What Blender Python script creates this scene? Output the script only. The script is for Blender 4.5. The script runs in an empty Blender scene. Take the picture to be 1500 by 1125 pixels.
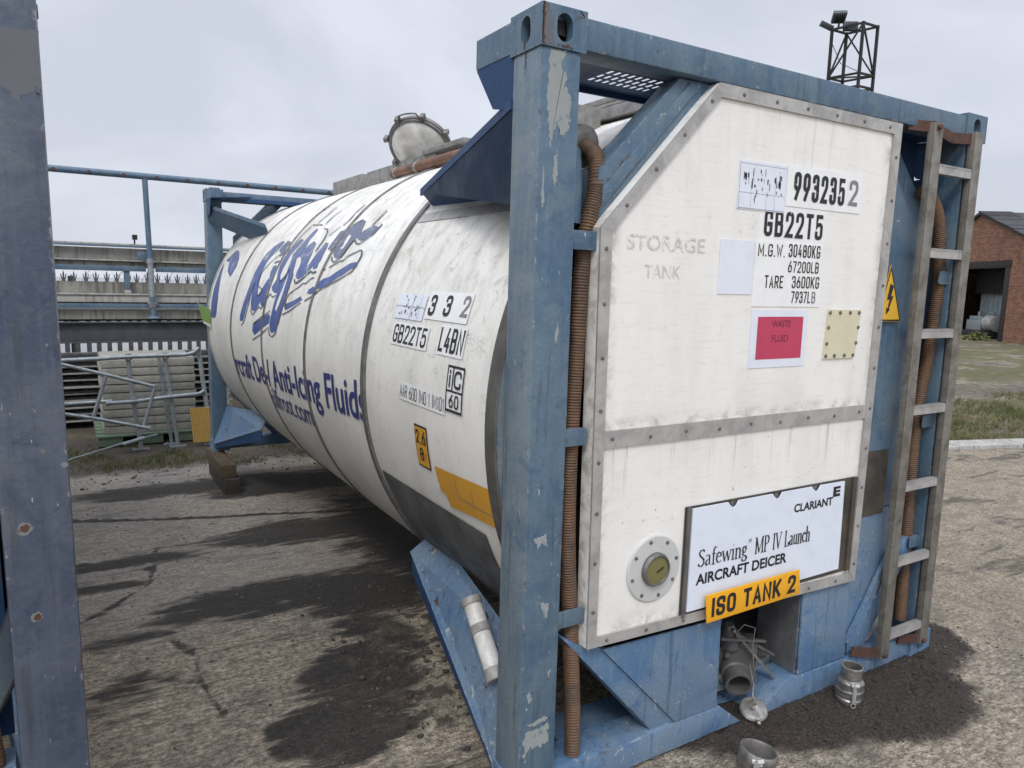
import bpy, bmesh, math, random
import numpy as np
from mathutils import Vector, Matrix, noise as mnoise
R = math.radians
random.seed(7)
C = bpy.context.scene.collection
scene = bpy.context.scene

# ------------------------------------------------------------------ camera, sky, sun, exposure
cam_d = bpy.data.cameras.new('camera'); cam = bpy.data.objects.new('camera', cam_d); C.objects.link(cam)
cam.location = (-1.21736, -1.88990, 1.79283); cam.rotation_euler = (1.431455, -0.027492, -0.542639)
cam_d.sensor_width = 36; cam_d.lens = 1080.4 / 1500 * 36; cam_d.clip_end = 2000; cam_d.clip_start = 0.05
scene.camera = cam
SUN_EL, SUN_DIR = R(48), Vector((-0.62, -0.78, 0))     # from behind and to the left of the viewer
W = bpy.data.worlds.new('World'); scene.world = W; W.use_nodes = True
nt = W.node_tree; nt.nodes.clear()
def wn(t, **k):
    n = nt.nodes.new(t)
    for a, b in k.items(): setattr(n, a, b)
    return n
sky = wn('ShaderNodeTexSky', sky_type='NISHITA', sun_disc=False, sun_elevation=SUN_EL, sun_rotation=math.atan2(SUN_DIR.x, SUN_DIR.y))
tc = wn('ShaderNodeTexCoord'); sep = wn('ShaderNodeSeparateXYZ'); nt.links.new(tc.outputs['Generated'], sep.inputs[0])
zz = wn('ShaderNodeMath', operation='MAXIMUM'); nt.links.new(sep.outputs[2], zz.inputs[0]); zz.inputs[1].default_value = 0.0
za = wn('ShaderNodeMath', operation='ADD'); nt.links.new(zz.outputs[0], za.inputs[0]); za.inputs[1].default_value = 0.5
dv = wn('ShaderNodeVectorMath', operation='DIVIDE'); nt.links.new(tc.outputs['Generated'], dv.inputs[0])
cb = wn('ShaderNodeCombineXYZ')
for i in range(3): nt.links.new(za.outputs[0], cb.inputs[i])
nt.links.new(cb.outputs[0], dv.inputs[1])
nz = wn('ShaderNodeTexNoise'); nz.inputs['Scale'].default_value = 1.9; nz.inputs['Detail'].default_value = 5; nz.inputs['Roughness'].default_value = .52; nz.inputs['Distortion'].default_value = .5
nt.links.new(dv.outputs[0], nz.inputs['Vector'])
rp = wn('ShaderNodeValToRGB')
rp.color_ramp.elements[0].position = .40; rp.color_ramp.elements[0].color = (6.4, 6.78, 7.7, 1)
rp.color_ramp.elements[1].position = .60; rp.color_ramp.elements[1].color = (7.8, 8.2, 9.2, 1)
nt.links.new(nz.outputs['Fac'], rp.inputs[0])
# the overcast is brighter overhead and where the sun stands behind it
dt = wn('ShaderNodeVectorMath', operation='DOT_PRODUCT'); nt.links.new(tc.outputs['Generated'], dt.inputs[0])
sd = (SUN_DIR.normalized() * math.cos(SUN_EL) + Vector((0, 0, math.sin(SUN_EL)))); dt.inputs[1].default_value = sd
mr = wn('ShaderNodeMapRange'); nt.links.new(dt.outputs['Value'], mr.inputs[0])
mr.inputs[1].default_value = .3; mr.inputs[2].default_value = 1.0; mr.inputs[3].default_value = 1.0; mr.inputs[4].default_value = 1.9
ml = wn('ShaderNodeVectorMath', operation='SCALE'); nt.links.new(rp.outputs[0], ml.inputs[0]); 
mz = wn('ShaderNodeMapRange', interpolation_type='SMOOTHSTEP'); nt.links.new(sep.outputs[2], mz.inputs[0])
mz.inputs[1].default_value = .52; mz.inputs[2].default_value = 1.0; mz.inputs[3].default_value = 1.0; mz.inputs[4].default_value = 2.0
mm = wn('ShaderNodeMath', operation='MULTIPLY'); nt.links.new(mr.outputs[0], mm.inputs[0]); nt.links.new(mz.outputs[0], mm.inputs[1]); nt.links.new(mm.outputs[0], ml.inputs['Scale'])
mx = wn('ShaderNodeMix', data_type='RGBA'); mx.inputs[0].default_value = .95
nt.links.new(sky.outputs[0], mx.inputs[6]); nt.links.new(ml.outputs[0], mx.inputs[7])
bg = wn('ShaderNodeBackground'); bg.inputs[1].default_value = 0.1; nt.links.new(mx.outputs[2], bg.inputs[0])
wo = wn('ShaderNodeOutputWorld'); nt.links.new(bg.outputs[0], wo.inputs[0])
sun_d = bpy.data.lights.new('sun', 'SUN'); sun_d.energy = 1.25; sun_d.angle = R(14); sun_d.color = (1, .96, .9)
sun = bpy.data.objects.new('sun', sun_d); C.objects.link(sun); sun.rotation_euler = sd.to_track_quat('Z', 'Y').to_euler(); sun.location = sd * 40
scene.view_settings.view_transform = 'Standard'; scene.view_settings.look = 'None'; scene.view_settings.exposure = 0.0; scene.view_settings.gamma = 1

# ------------------------------------------------------------------ materials
class NB:
    def __init__(s, name):
        s.m = bpy.data.materials.new(name); s.m.use_nodes = True; s.t = s.m.node_tree
        s.bsdf = s.t.nodes['Principled BSDF']; s.tc = None
    def n(s, t, **k):
        x = s.t.nodes.new(t)
        for a, b in k.items(): setattr(x, a, b)
        return x
    def l(s, a, b): s.t.links.new(a, b)
    def co(s, sx=1, sy=1, sz=1, kind='Object', loc=(0, 0, 0)):
        if not s.tc: s.tc = s.n('ShaderNodeTexCoord')
        m = s.n('ShaderNodeMapping'); m.inputs['Scale'].default_value = (sx, sy, sz); m.inputs['Location'].default_value = loc
        s.l(s.tc.outputs[kind], m.inputs[0]); return m.outputs[0]
    def noise(s, vec, scale, detail=4, rough=.55, dist=0):
        x = s.n('ShaderNodeTexNoise'); x.inputs['Scale'].default_value = scale; x.inputs['Detail'].default_value = detail
        x.inputs['Roughness'].default_value = rough; x.inputs['Distortion'].default_value = dist; s.l(vec, x.inputs['Vector']); return x.outputs['Fac']
    def vor(s, vec, scale, feature='F1'):
        x = s.n('ShaderNodeTexVoronoi', feature=feature); x.inputs['Scale'].default_value = scale; s.l(vec, x.inputs['Vector']); return x.outputs['Distance']
    def ramp(s, f, a, b, lo=0., hi=1.):
        x = s.n('ShaderNodeMapRange', interpolation_type='SMOOTHSTEP'); s.l(f, x.inputs[0])
        for i, v in enumerate((a, b, lo, hi)): x.inputs[i + 1].default_value = v
        return x.outputs[0]
    def math(s, op, a, b):
        x = s.n('ShaderNodeMath', operation=op)
        for i, v in enumerate((a, b)):
            if isinstance(v, (int, float)): x.inputs[i].default_value = v
            else: s.l(v, x.inputs[i])
        return x.outputs[0]
    def mix(s, f, a, b, blend='MIX'):
        x = s.n('ShaderNodeMix', data_type='RGBA', blend_type=blend)
        for i, v in ((0, f), (6, a), (7, b)):
            if isinstance(v, (int, float)): x.inputs[i].default_value = v
            elif isinstance(v, tuple): x.inputs[i].default_value = (*v, 1)
            else: s.l(v, x.inputs[i])
        return x.outputs[2]
    def bump(s, h, strength=.3, dist=.01):
        x = s.n('ShaderNodeBump'); x.inputs['Strength'].default_value = strength; x.inputs['Distance'].default_value = dist
        s.l(h, x.inputs['Height']); s.l(x.outputs[0], s.bsdf.inputs['Normal'])
    def done(s, col, rough=.6, metal=0, spec=None):
        for k, v in (('Base Color', col), ('Roughness', rough), ('Metallic', metal)):
            if isinstance(v, tuple): s.bsdf.inputs[k].default_value = (*v, 1)
            elif isinstance(v, (int, float)): s.bsdf.inputs[k].default_value = v
            else: s.l(v, s.bsdf.inputs[k])
        if spec is not None: s.bsdf.inputs['Specular IOR Level'].default_value = spec
        return s.m

def paint(name, base, chalk, deep, chip=(.33, .36, .37), chipa=.66, rough=.5, rust=.70, loc=(0, 0, 0), mot=1.0):
    b = NB(name)
    v = b.co(loc=loc); vs = b.co(13, 13, 1.0, loc=loc)
    n1 = b.noise(v, 2.6, 7, .64, .6); n2 = b.noise(vs, 2.2, 6, .65); n3 = b.noise(v, 24, 7, .7, .7); n4 = b.noise(v, 90, 3, .6)
    c = b.mix(b.ramp(n1, .40, .62), base, chalk)
    c = b.mix(b.math('MULTIPLY', b.ramp(n2, .46, .66), .65 * mot), c, chalk)
    c = b.mix(b.math('MULTIPLY', b.ramp(b.noise(v, 9, 8, .75, .8), .53, .66), .6 * mot), c, deep)
    c = b.mix(b.math('MULTIPLY', b.ramp(n3, .5, .62), .38 * mot), c, chalk)
    g = b.math('MULTIPLY', b.ramp(b.noise(v, 4.3, 6, .7, .6), .54, .66), .5 * mot); c = b.mix(g, c, tuple(.5 * x + .5 * y for x, y in zip(chalk, (.16, .18, .16))))
    brk = b.ramp(b.noise(v, 3.1, 4, .6), .42, .62)
    c = b.mix(b.math('MULTIPLY', b.ramp(b.noise(v, 19, 8, .75, 1.4), chipa - .03, chipa), brk), c, chip)
    c = b.mix(b.math('MULTIPLY', b.ramp(b.noise(b.co(60, 60, 14, loc=loc), 1.6, 3, .6), .70, .73), .8), c, tuple(min(1, x * 1.25) for x in chip))
    bv = b.n('ShaderNodeBevel', samples=4); bv.inputs[0].default_value = .014; ge = b.n('ShaderNodeNewGeometry'); dp = b.n('ShaderNodeVectorMath', operation='DOT_PRODUCT'); b.l(bv.outputs[0], dp.inputs[0]); b.l(ge.outputs['Normal'], dp.inputs[1])
    edge = b.ramp(dp.outputs['Value'], .995, .92); en = b.noise(v, 16, 8, .75, .8)
    c = b.mix(b.math('MULTIPLY', edge, b.ramp(en, .42, .58, 0, .8)), c, chalk)
    c = b.mix(b.math('MULTIPLY', edge, b.ramp(en, .57, .60)), c, chip)
    c = b.mix(b.math('MULTIPLY', edge, b.ramp(b.noise(v, 13, 8, .75, .5), .56, .60)), c, (.075, .04, .026))
    rr = b.math('MULTIPLY', b.ramp(b.noise(v, 10, 8, .78), rust - .04, rust), .9)
    c = b.mix(rr, c, (.085, .042, .026))
    c = b.mix(b.math('MULTIPLY', b.ramp(b.noise(b.co(22, 22, 1.3, loc=loc), 1.4, 5, .65), .56, .70), .45 * mot), c, (.035, .04, .045))
    c = b.mix(b.math('MULTIPLY', b.ramp(n4, .4, .75), .2), c, (.03, .03, .03))
    b.bump(b.math('ADD', b.math('MULTIPLY', n3, .8), b.math('MULTIPLY', n1, 3.0)), .35, .005)
    return b.done(c, b.ramp(n1, .3, .7, rough - .12, rough + .14))
M = {}
M['blue'] = paint('blue_paint', (.058, .113, .178), (.112, .168, .215), (.044, .095, .172))
M['blue_pale'] = paint('pale_blue_paint', (.115, .165, .21), (.18, .225, .25), (.06, .115, .185), rough=.6)
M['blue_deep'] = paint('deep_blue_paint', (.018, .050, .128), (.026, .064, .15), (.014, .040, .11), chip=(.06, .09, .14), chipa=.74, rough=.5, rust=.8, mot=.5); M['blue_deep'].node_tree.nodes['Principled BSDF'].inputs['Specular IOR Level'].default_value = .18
M['blue_low'] = paint('worn_blue_paint', (.080, .165, .29), (.145, .215, .30), (.040, .105, .245), chip=(.40, .42, .43), chipa=.62)
M['navy'] = paint('dark_navy_paint', (.046, .062, .098), (.085, .102, .132), (.020, .030, .072), chip=(.3, .3, .3), chipa=.72, rough=.40, rust=.76)
def white(name, base, dirt, loc=(0, 0, 0)):
    b = NB(name); v = b.co(loc=loc)
    c = b.mix(b.math('MULTIPLY', b.ramp(b.noise(b.co(3, 3, .7), 1.6, 7, .66), .42, .75), .35), base, dirt)
    c = b.mix(b.math('MULTIPLY', b.ramp(b.noise(v, 2.1, 6, .66, .5), .46, .72), .38), c, dirt)
    g = b.co(1, 1, 1, loc=loc); sx = b.n('ShaderNodeSeparateXYZ'); b.l(g, sx.inputs[0])
    run = b.math('MULTIPLY', b.ramp(b.noise(b.co(30, 30, .8), 1.0, 5, .65), .54, .70), b.math('MULTIPLY', b.ramp(sx.outputs[2], 1.9, 2.45, 0, .75), b.ramp(b.noise(b.co(3.5, 3.5, .4), 1, 3), .45, .62)))
    c = b.mix(run, c, (.22, .21, .19))
    c = b.mix(b.math('MULTIPLY', b.ramp(b.noise(v, 9, 8, .78, 1.2), .60, .67), .35), c, (.46, .44, .39))
    # grime gathered along the trims
    X_, Z_ = sx.outputs[0], sx.outputs[2]; gn = b.ramp(b.noise(v, 13, 7, .72, .6), .40, .66)
    seam = b.math('MAXIMUM', b.math('MAXIMUM', b.ramp(Z_, .66, .56), b.ramp(X_, 1.67, 1.74)), b.math('MAXIMUM', b.ramp(X_, .345, .29), b.math('MULTIPLY', b.ramp(Z_, 1.36, 1.31), b.ramp(Z_, 1.245, 1.30))))
    below = b.math('MULTIPLY', b.ramp(Z_, 1.02, 1.245), b.ramp(Z_, 1.26, 1.25)); drip = b.math('MULTIPLY', below, b.ramp(b.noise(b.co(34, 34, .9, loc=(5, 0, 0)), 1.0, 5, .65), .56, .68))
    c = b.mix(b.math('MULTIPLY', b.math('MULTIPLY', seam, gn), .75), c, (.33, .31, .27)); c = b.mix(b.math('MULTIPLY', drip, .6), c, (.30, .27, .22))
    patch = b.ramp(b.noise(v, 2.6, 4, .6), .47, .60)
    c = b.mix(b.math('MULTIPLY', b.ramp(b.noise(v, 62, 5, .72, 1.0), .655, .69), patch), c, (.13, .12, .11))
    c = b.mix(b.ramp(b.noise(v, 38, 4, .7, .8), .72, .75), c, (.10, .09, .08))
    c = b.mix(b.math('MULTIPLY', b.ramp(b.noise(b.co(9, 9, 90), 1, 4, .6), .5, .7), .16), c, (.45, .43, .38))
    b.bump(b.math('ADD', b.noise(b.co(5, 5, 60), 1, 4), b.noise(v, 60, 4)), .12, .003)
    return b.done(c, .42)
M['panel'] = white('white_panel_paint', (.80, .78, .735), (.60, .575, .52))
def barrel_mat():
    b = NB('weathered_white_cladding'); v = b.co(); st = b.co(20, 15, .9)   # dirt runs go round the barrel, so noise is stretched down it
    sx = b.n('ShaderNodeSeparateXYZ'); b.l(v, sx.inputs[0]); z = sx.outputs[2]
    c = b.mix(b.ramp(b.noise(v, 1.5, 7, .66, .6), .36, .70, 0, .8), (.80, .78, .725), (.66, .64, .585))
    c = b.mix(b.math('MULTIPLY', b.ramp(b.noise(st, .9, 7, .7), .45, .68), b.ramp(z, 1.1, 2.3, .10, .62)), c, (.43, .41, .37))
    fine = b.noise(b.co(60, 46, 3.2), 1.0, 5, .7, .6)
    c = b.mix(b.math('MULTIPLY', b.ramp(fine, .62, .69, 0, .75), b.math('MULTIPLY', b.ramp(b.noise(v, 2.8, 5, .6, .6), .44, .60), b.ramp(z, 1.2, 2.0, .1, .95))), c, (.15, .145, .13))
    cr = b.ramp(b.vor(b.co(60, 75, 60), 1.0, 'DISTANCE_TO_EDGE'), 0.0, .10, 1, 0)
    crk = b.math('MULTIPLY', cr, b.math('MULTIPLY', b.ramp(b.noise(v, 3.6, 7, .7, 1.0), .50, .60), b.ramp(z, 1.1, 1.6, .05, .75)))
    c = b.mix(b.math('MULTIPLY', crk, b.ramp(b.noise(v, 17, 4), .42, .6)), c, (.20, .19, .17))
    c = b.mix(b.math('MULTIPLY', b.ramp(b.noise(v, 11, 8, .75, 1.0), .55, .66), b.ramp(z, 1.3, 1.9, .25, .6)), c, (.36, .325, .26))
    c = b.mix(b.math('MULTIPLY', b.ramp(b.noise(b.co(2.2, 3.4, 1.2, loc=(2, 0, 0)), 1.3, 6, .68, .8), .46, .66), b.ramp(z, 1.2, 2.0, .15, .55)), c, (.50, .465, .39))
    low = b.math('MULTIPLY', b.ramp(z, .95, .25), b.ramp(b.noise(v, 2.4, 6, .65), .3, .65, .25, .9))
    c = b.mix(b.math('MULTIPLY', low, .6), c, (.46, .43, .385))
    c = b.mix(b.ramp(b.noise(v, 52, 5, .72, .8), .69, .73), c, (.13, .12, .11))
    b.bump(b.math('ADD', b.noise(v, 4, 4), b.math('MULTIPLY', b.noise(v, 50, 4), .4)), .22, .012)
    return b.done(c, .42)
M['barrel'] = barrel_mat()
def metal(name, a, bb, rough=.45, met=.75, sc=8, rust=None):
    b = NB(name); v = b.co(); n = b.noise(v, sc, 6, .65, .5); s2 = b.noise(b.co(20, 20, 2), 1.5, 4)
    c = b.mix(b.ramp(n, .35, .68), a, bb); c = b.mix(b.math('MULTIPLY', b.ramp(s2, .5, .75), .4), c, bb)
    if rust: c = b.mix(b.ramp(b.noise(v, sc * 1.7, 7, .7), .60, .70), c, rust)
    b.bump(b.noise(v, 60, 4), .12, .003)
    return b.done(c, b.ramp(n, .3, .7, rough - .08, rough + .15), met)
M['alu'] = metal('aluminium_trim', (.47, .455, .43), (.31, .30, .285), .55, .35)
M['alu_bright'] = metal('cast_aluminium', (.36, .345, .32), (.15, .14, .125), .45, .7, 18)
M['galv'] = metal('galvanised_steel', (.34, .37, .38), (.24, .265, .275), .5, .5, 14)
M['ladder'] = metal('ladder_steel', (.25, .235, .205), (.135, .122, .10), .6, .45, 10, (.14, .09, .06))
M['band'] = metal('grey_band_steel', (.20, .19, .18), (.12, .115, .11), .5, .5, 10)
M['patch'] = metal('grey_cladding_sheet', (.155, .155, .155), (.085, .085, .085), .5, .2, 5, (.20, .195, .18))
M['endband'] = metal('grey_end_band', (.12, .115, .105), (.07, .068, .064), .5, .2, 6)
M['darkplate'] = metal('dark_stained_plate', (.12, .10, .08), (.055, .05, .045), .5, .4, 6)
M['rust'] = metal('rusty_steel', (.10, .045, .03), (.06, .03, .025), .75, .1, 16)
M['brownpipe'] = metal('brown_plastic_pipe', (.17, .07, .028), (.10, .05, .028), .45, 0, 10)
M['whitepipe'] = metal('white_plastic_tube', (.70, .69, .66), (.45, .43, .39), .45, 0, 9)
M['greyplast'] = metal('grey_clamp_band', (.36, .35, .33), (.22, .21, .2), .55, .1, 14)
M['girder'] = metal('dark_grey_girder_paint', (.075, .082, .09), (.055, .06, .066), .55, .1, 5)
M['palegrey'] = metal('weathered_grey_fence_steel', (.13, .135, .14), (.075, .08, .085), .6, .2, 7)
M['black'] = metal('black_steel', (.02, .02, .02), (.012, .012, .012), .5, .2, 8)
M['void'] = metal('rubber_and_hollow_black', (.012, .012, .014), (.008, .008, .008), .8, 0, 8)
M['walk'] = metal('grey_walkway_metal', (.30, .29, .275), (.19, .185, .17), .6, .3, 12)
def hose_mat():
    b = NB('corrugated_brown_hose'); v = b.co(); n = b.noise(v, 7, 5, .6); n2 = b.noise(v, 50, 3)
    c = b.mix(b.ramp(n, .38, .66), (.140, .074, .038), (.088, .055, .036)); c = b.mix(b.math('MULTIPLY', b.ramp(n2, .5, .7), .35), c, (.19, .135, .09)); c = b.mix(b.ramp(b.noise(v, 13, 6, .7), .56, .68, 0, .7), c, (.04, .032, .028))
    return b.done(c, .62)
M['hose'] = hose_mat()
def flat(name, c, rough=.5, wear=None, metal=0):
    b = NB(name); v = b.co(); n = b.noise(v, 12, 5, .6)
    c2 = tuple(x * .72 for x in c); col = b.mix(b.ramp(n, .4, .75, 0, .28), c, c2)
    if wear: col = b.mix(b.ramp(b.noise(v, 30, 6, .7), wear[0], wear[0] + .04), col, wear[1])
    return b.done(col, rough, metal)
M['primer'] = flat('bare_primer', (.27, .29, .285), .7, (.58, (.17, .20, .22)))
M['ink'] = flat('black_ink', (.012, .012, .013), .5, (.66, (.4, .39, .37)))
M['ink_solid'] = flat('black_lettering', (.012, .012, .016), .5)
M['ink_grey'] = flat('faded_grey_ink', (.20, .20, .20), .5)
M['ghost'] = flat('ghost_of_removed_lettering', (.56, .54, .50), .5, (.50, (.76, .74, .70)))
M['navyink'] = flat('navy_lettering', (.028, .035, .17), .45, (.70, (.45, .45, .45)))
def logo_mat():
    b = NB('faded_blue_print'); v = b.co(); sx = b.n('ShaderNodeSeparateXYZ'); b.l(v, sx.inputs[0])
    f = b.math('MULTIPLY', b.ramp(sx.outputs[2], 1.75, 2.08), b.ramp(b.noise(v, 6, 4), .25, .6, .5, 1.0))
    c = b.mix(b.ramp(b.noise(v, 9, 4), .35, .7), (.040, .075, .245), (.060, .10, .28))
    c = b.mix(b.math('MULTIPLY', f, .7), c, (.17, .19, .23))
    c = b.mix(b.math('MULTIPLY', b.ramp(b.noise(b.co(16, 16, 1.5), 1.5, 5), .55, .68), b.ramp(sx.outputs[2], 1.6, 2.1, .1, .9)), c, (.55, .54, .50))
    return b.done(c, .45)
M['logo'] = logo_mat()
M['outline'] = flat('dark_outline_print', (.055, .065, .10), .5, (.66, (.5, .49, .46)))
M['fade'] = flat('faded_blue_grey_print', (.12, .14, .21), .5, (.60, (.45, .45, .44)))
M['greycoat'] = flat('grey_touch_up_paint', (.105, .115, .125), .5, (.62, (.07, .08, .10)))
M['halo'] = flat('bare_metal_halo', (.17, .175, .17), .6, (.5, (.10, .10, .10)))
M['frp_dark'] = flat('yellow_grating_gaps', (.30, .18, .04), .7)
M['sticker'] = flat('white_sticker', (.80, .80, .78), .4)
M['bluewhite'] = flat('pale_blue_white_sheet', (.70, .73, .80), .35)
M['sign'] = flat('pale_sign_face', (.69, .735, .81), .3)
M['red'] = flat('faded_red_label', (.48, .045, .10), .4)
M['redink'] = flat('dark_red_lettering', (.12, .012, .03), .5)
M['amber'] = flat('amber_plate', (.80, .38, .015), .3)
M['yellow'] = flat('weathered_yellow', (.62, .31, .03), .4, (.70, (.3, .22, .1)))
M['warn'] = flat('yellow_warning_sign', (.68, .40, .03), .4)
M['cream'] = flat('cream_cover_plate', (.62, .57, .40), .5)
M['gaugeface'] = flat('stained_gauge_glass', (.17, .155, .06), .15)
M['green'] = flat('green_placard', (.20, .32, .08), .5)
M['pallet'] = flat('green_painted_wood', (.13, .19, .125), .8, (.6, (.3, .3, .25)))
M['frp'] = flat('yellow_grating', (.60, .38, .10), .6)
def wood(name, a, bb, sc=6):
    b = NB(name); v = b.co(2, .35, 9, ); n = b.noise(v, sc, 6, .6, .6)
    c = b.mix(b.ramp(n, .35, .65), a, bb); c = b.mix(b.ramp(b.noise(b.co(), 26, 4), .6, .72), c, tuple(x * .45 for x in a))
    b.bump(n, .3, .01); return b.done(c, .8)
M['timber'] = wood('weathered_timber', (.095, .063, .036), (.05, .035, .022))
M['timber_dark'] = wood('dark_timber', (.045, .034, .026), (.022, .018, .015))
M['slat'] = wood('grey_weathered_wood', (.31, .30, .28), (.19, .185, .175))
M['board'] = metal('pale_grey_boards', (.34, .325, .285), (.25, .24, .21), .75, 0, 7)
def concrete(name, a, bb, dark):
    b = NB(name); v = b.co(); n = b.noise(v, 3, 7, .65); s2 = b.noise(b.co(14, 14, 1.2), 1.3, 5)
    c = b.mix(b.ramp(n, .35, .68), a, bb); c = b.mix(b.math('MULTIPLY', b.ramp(s2, .45, .68), .75), c, dark)
    c = b.mix(b.ramp(b.noise(v, 40, 3), .62, .75, 0, .5), c, dark)
    b.bump(b.noise(v, 30, 5), .3, .01); return b.done(c, .85)
M['conc'] = concrete('stained_concrete', (.30, .285, .25), (.21, .20, .175), (.085, .08, .06))
M['conc_pale'] = concrete('pale_concrete', (.46, .44, .40), (.36, .345, .31), (.2, .19, .16))
M['kerb'] = concrete('kerb_concrete', (.40, .385, .35), (.30, .285, .26), (.17, .16, .14))
def brick():
    b = NB('red_brickwork'); b.tc = b.n('ShaderNodeTexCoord')
    m = b.n('ShaderNodeMapping'); m.inputs['Rotation'].default_value = (R(90), 0, 0)
    sp = b.n('ShaderNodeSeparateXYZ'); b.l(b.tc.outputs['Object'], sp.inputs[0]); cbn = b.n('ShaderNodeCombineXYZ')
    b.l(b.math('ADD', sp.outputs[0], sp.outputs[1]), cbn.inputs[0]); b.l(sp.outputs[2], cbn.inputs[1])
    k = b.n('ShaderNodeTexBrick'); b.l(cbn.outputs[0], k.inputs['Vector']); k.inputs['Scale'].default_value = 1
    k.inputs['Brick Width'].default_value = .225; k.inputs['Row Height'].default_value = .075; k.inputs['Mortar Size'].default_value = .010
    k.inputs['Color1'].default_value = (.19, .062, .03, 1); k.inputs['Color2'].default_value = (.36, .145, .08, 1); k.inputs['Mortar'].default_value = (.26, .20, .16, 1)
    v = b.co(); n = b.noise(v, 1.1, 6, .65)
    c = b.mix(b.ramp(n, .45, .7, 0, .6), k.outputs[0], (.10, .055, .04)); c = b.mix(b.ramp(b.noise(cbn.outputs[0], 9, 3), .55, .7, 0, .5), c, (.09, .05, .04))
    b.bump(k.outputs['Fac'], -.4, .01); return b.done(c, .9)
M['brick'] = brick()
M['slate'] = metal('dark_roof_slate', (.055, .055, .06), (.035, .035, .038), .8, 0, 9)
M['corr'] = metal('blue_grey_sheet', (.33, .38, .41), (.22, .26, .285), .6, .1, 3)
M['leaf'] = flat('weed_leaves', (.13, .14, .035), .7)
def grass_mat():
    b = NB('grass_blades'); v = b.co(); n = b.noise(v, 1.2, 4)
    c = b.mix(b.ramp(n, .35, .68), (.10, .115, .038), (.19, .165, .08)); return b.done(c, .8)
M['grass'] = grass_mat()
M['stone'] = metal('grit_stones', (.16, .145, .125), (.07, .062, .055), .9, 0, 3)
M['stone_dark'] = metal('dark_wet_grit', (.06, .05, .042), (.028, .024, .02), .85, 0, 3)
M['flange'] = flat('dull_flange_metal', (.52, .52, .50), .5, (.62, (.34, .33, .31)))
M['whitebag'] = flat('white_bulk_bag_fabric', (.78, .79, .82), .7)
M['reddrum'] = flat('red_drum_paint', (.5, .06, .04), .5)

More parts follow.
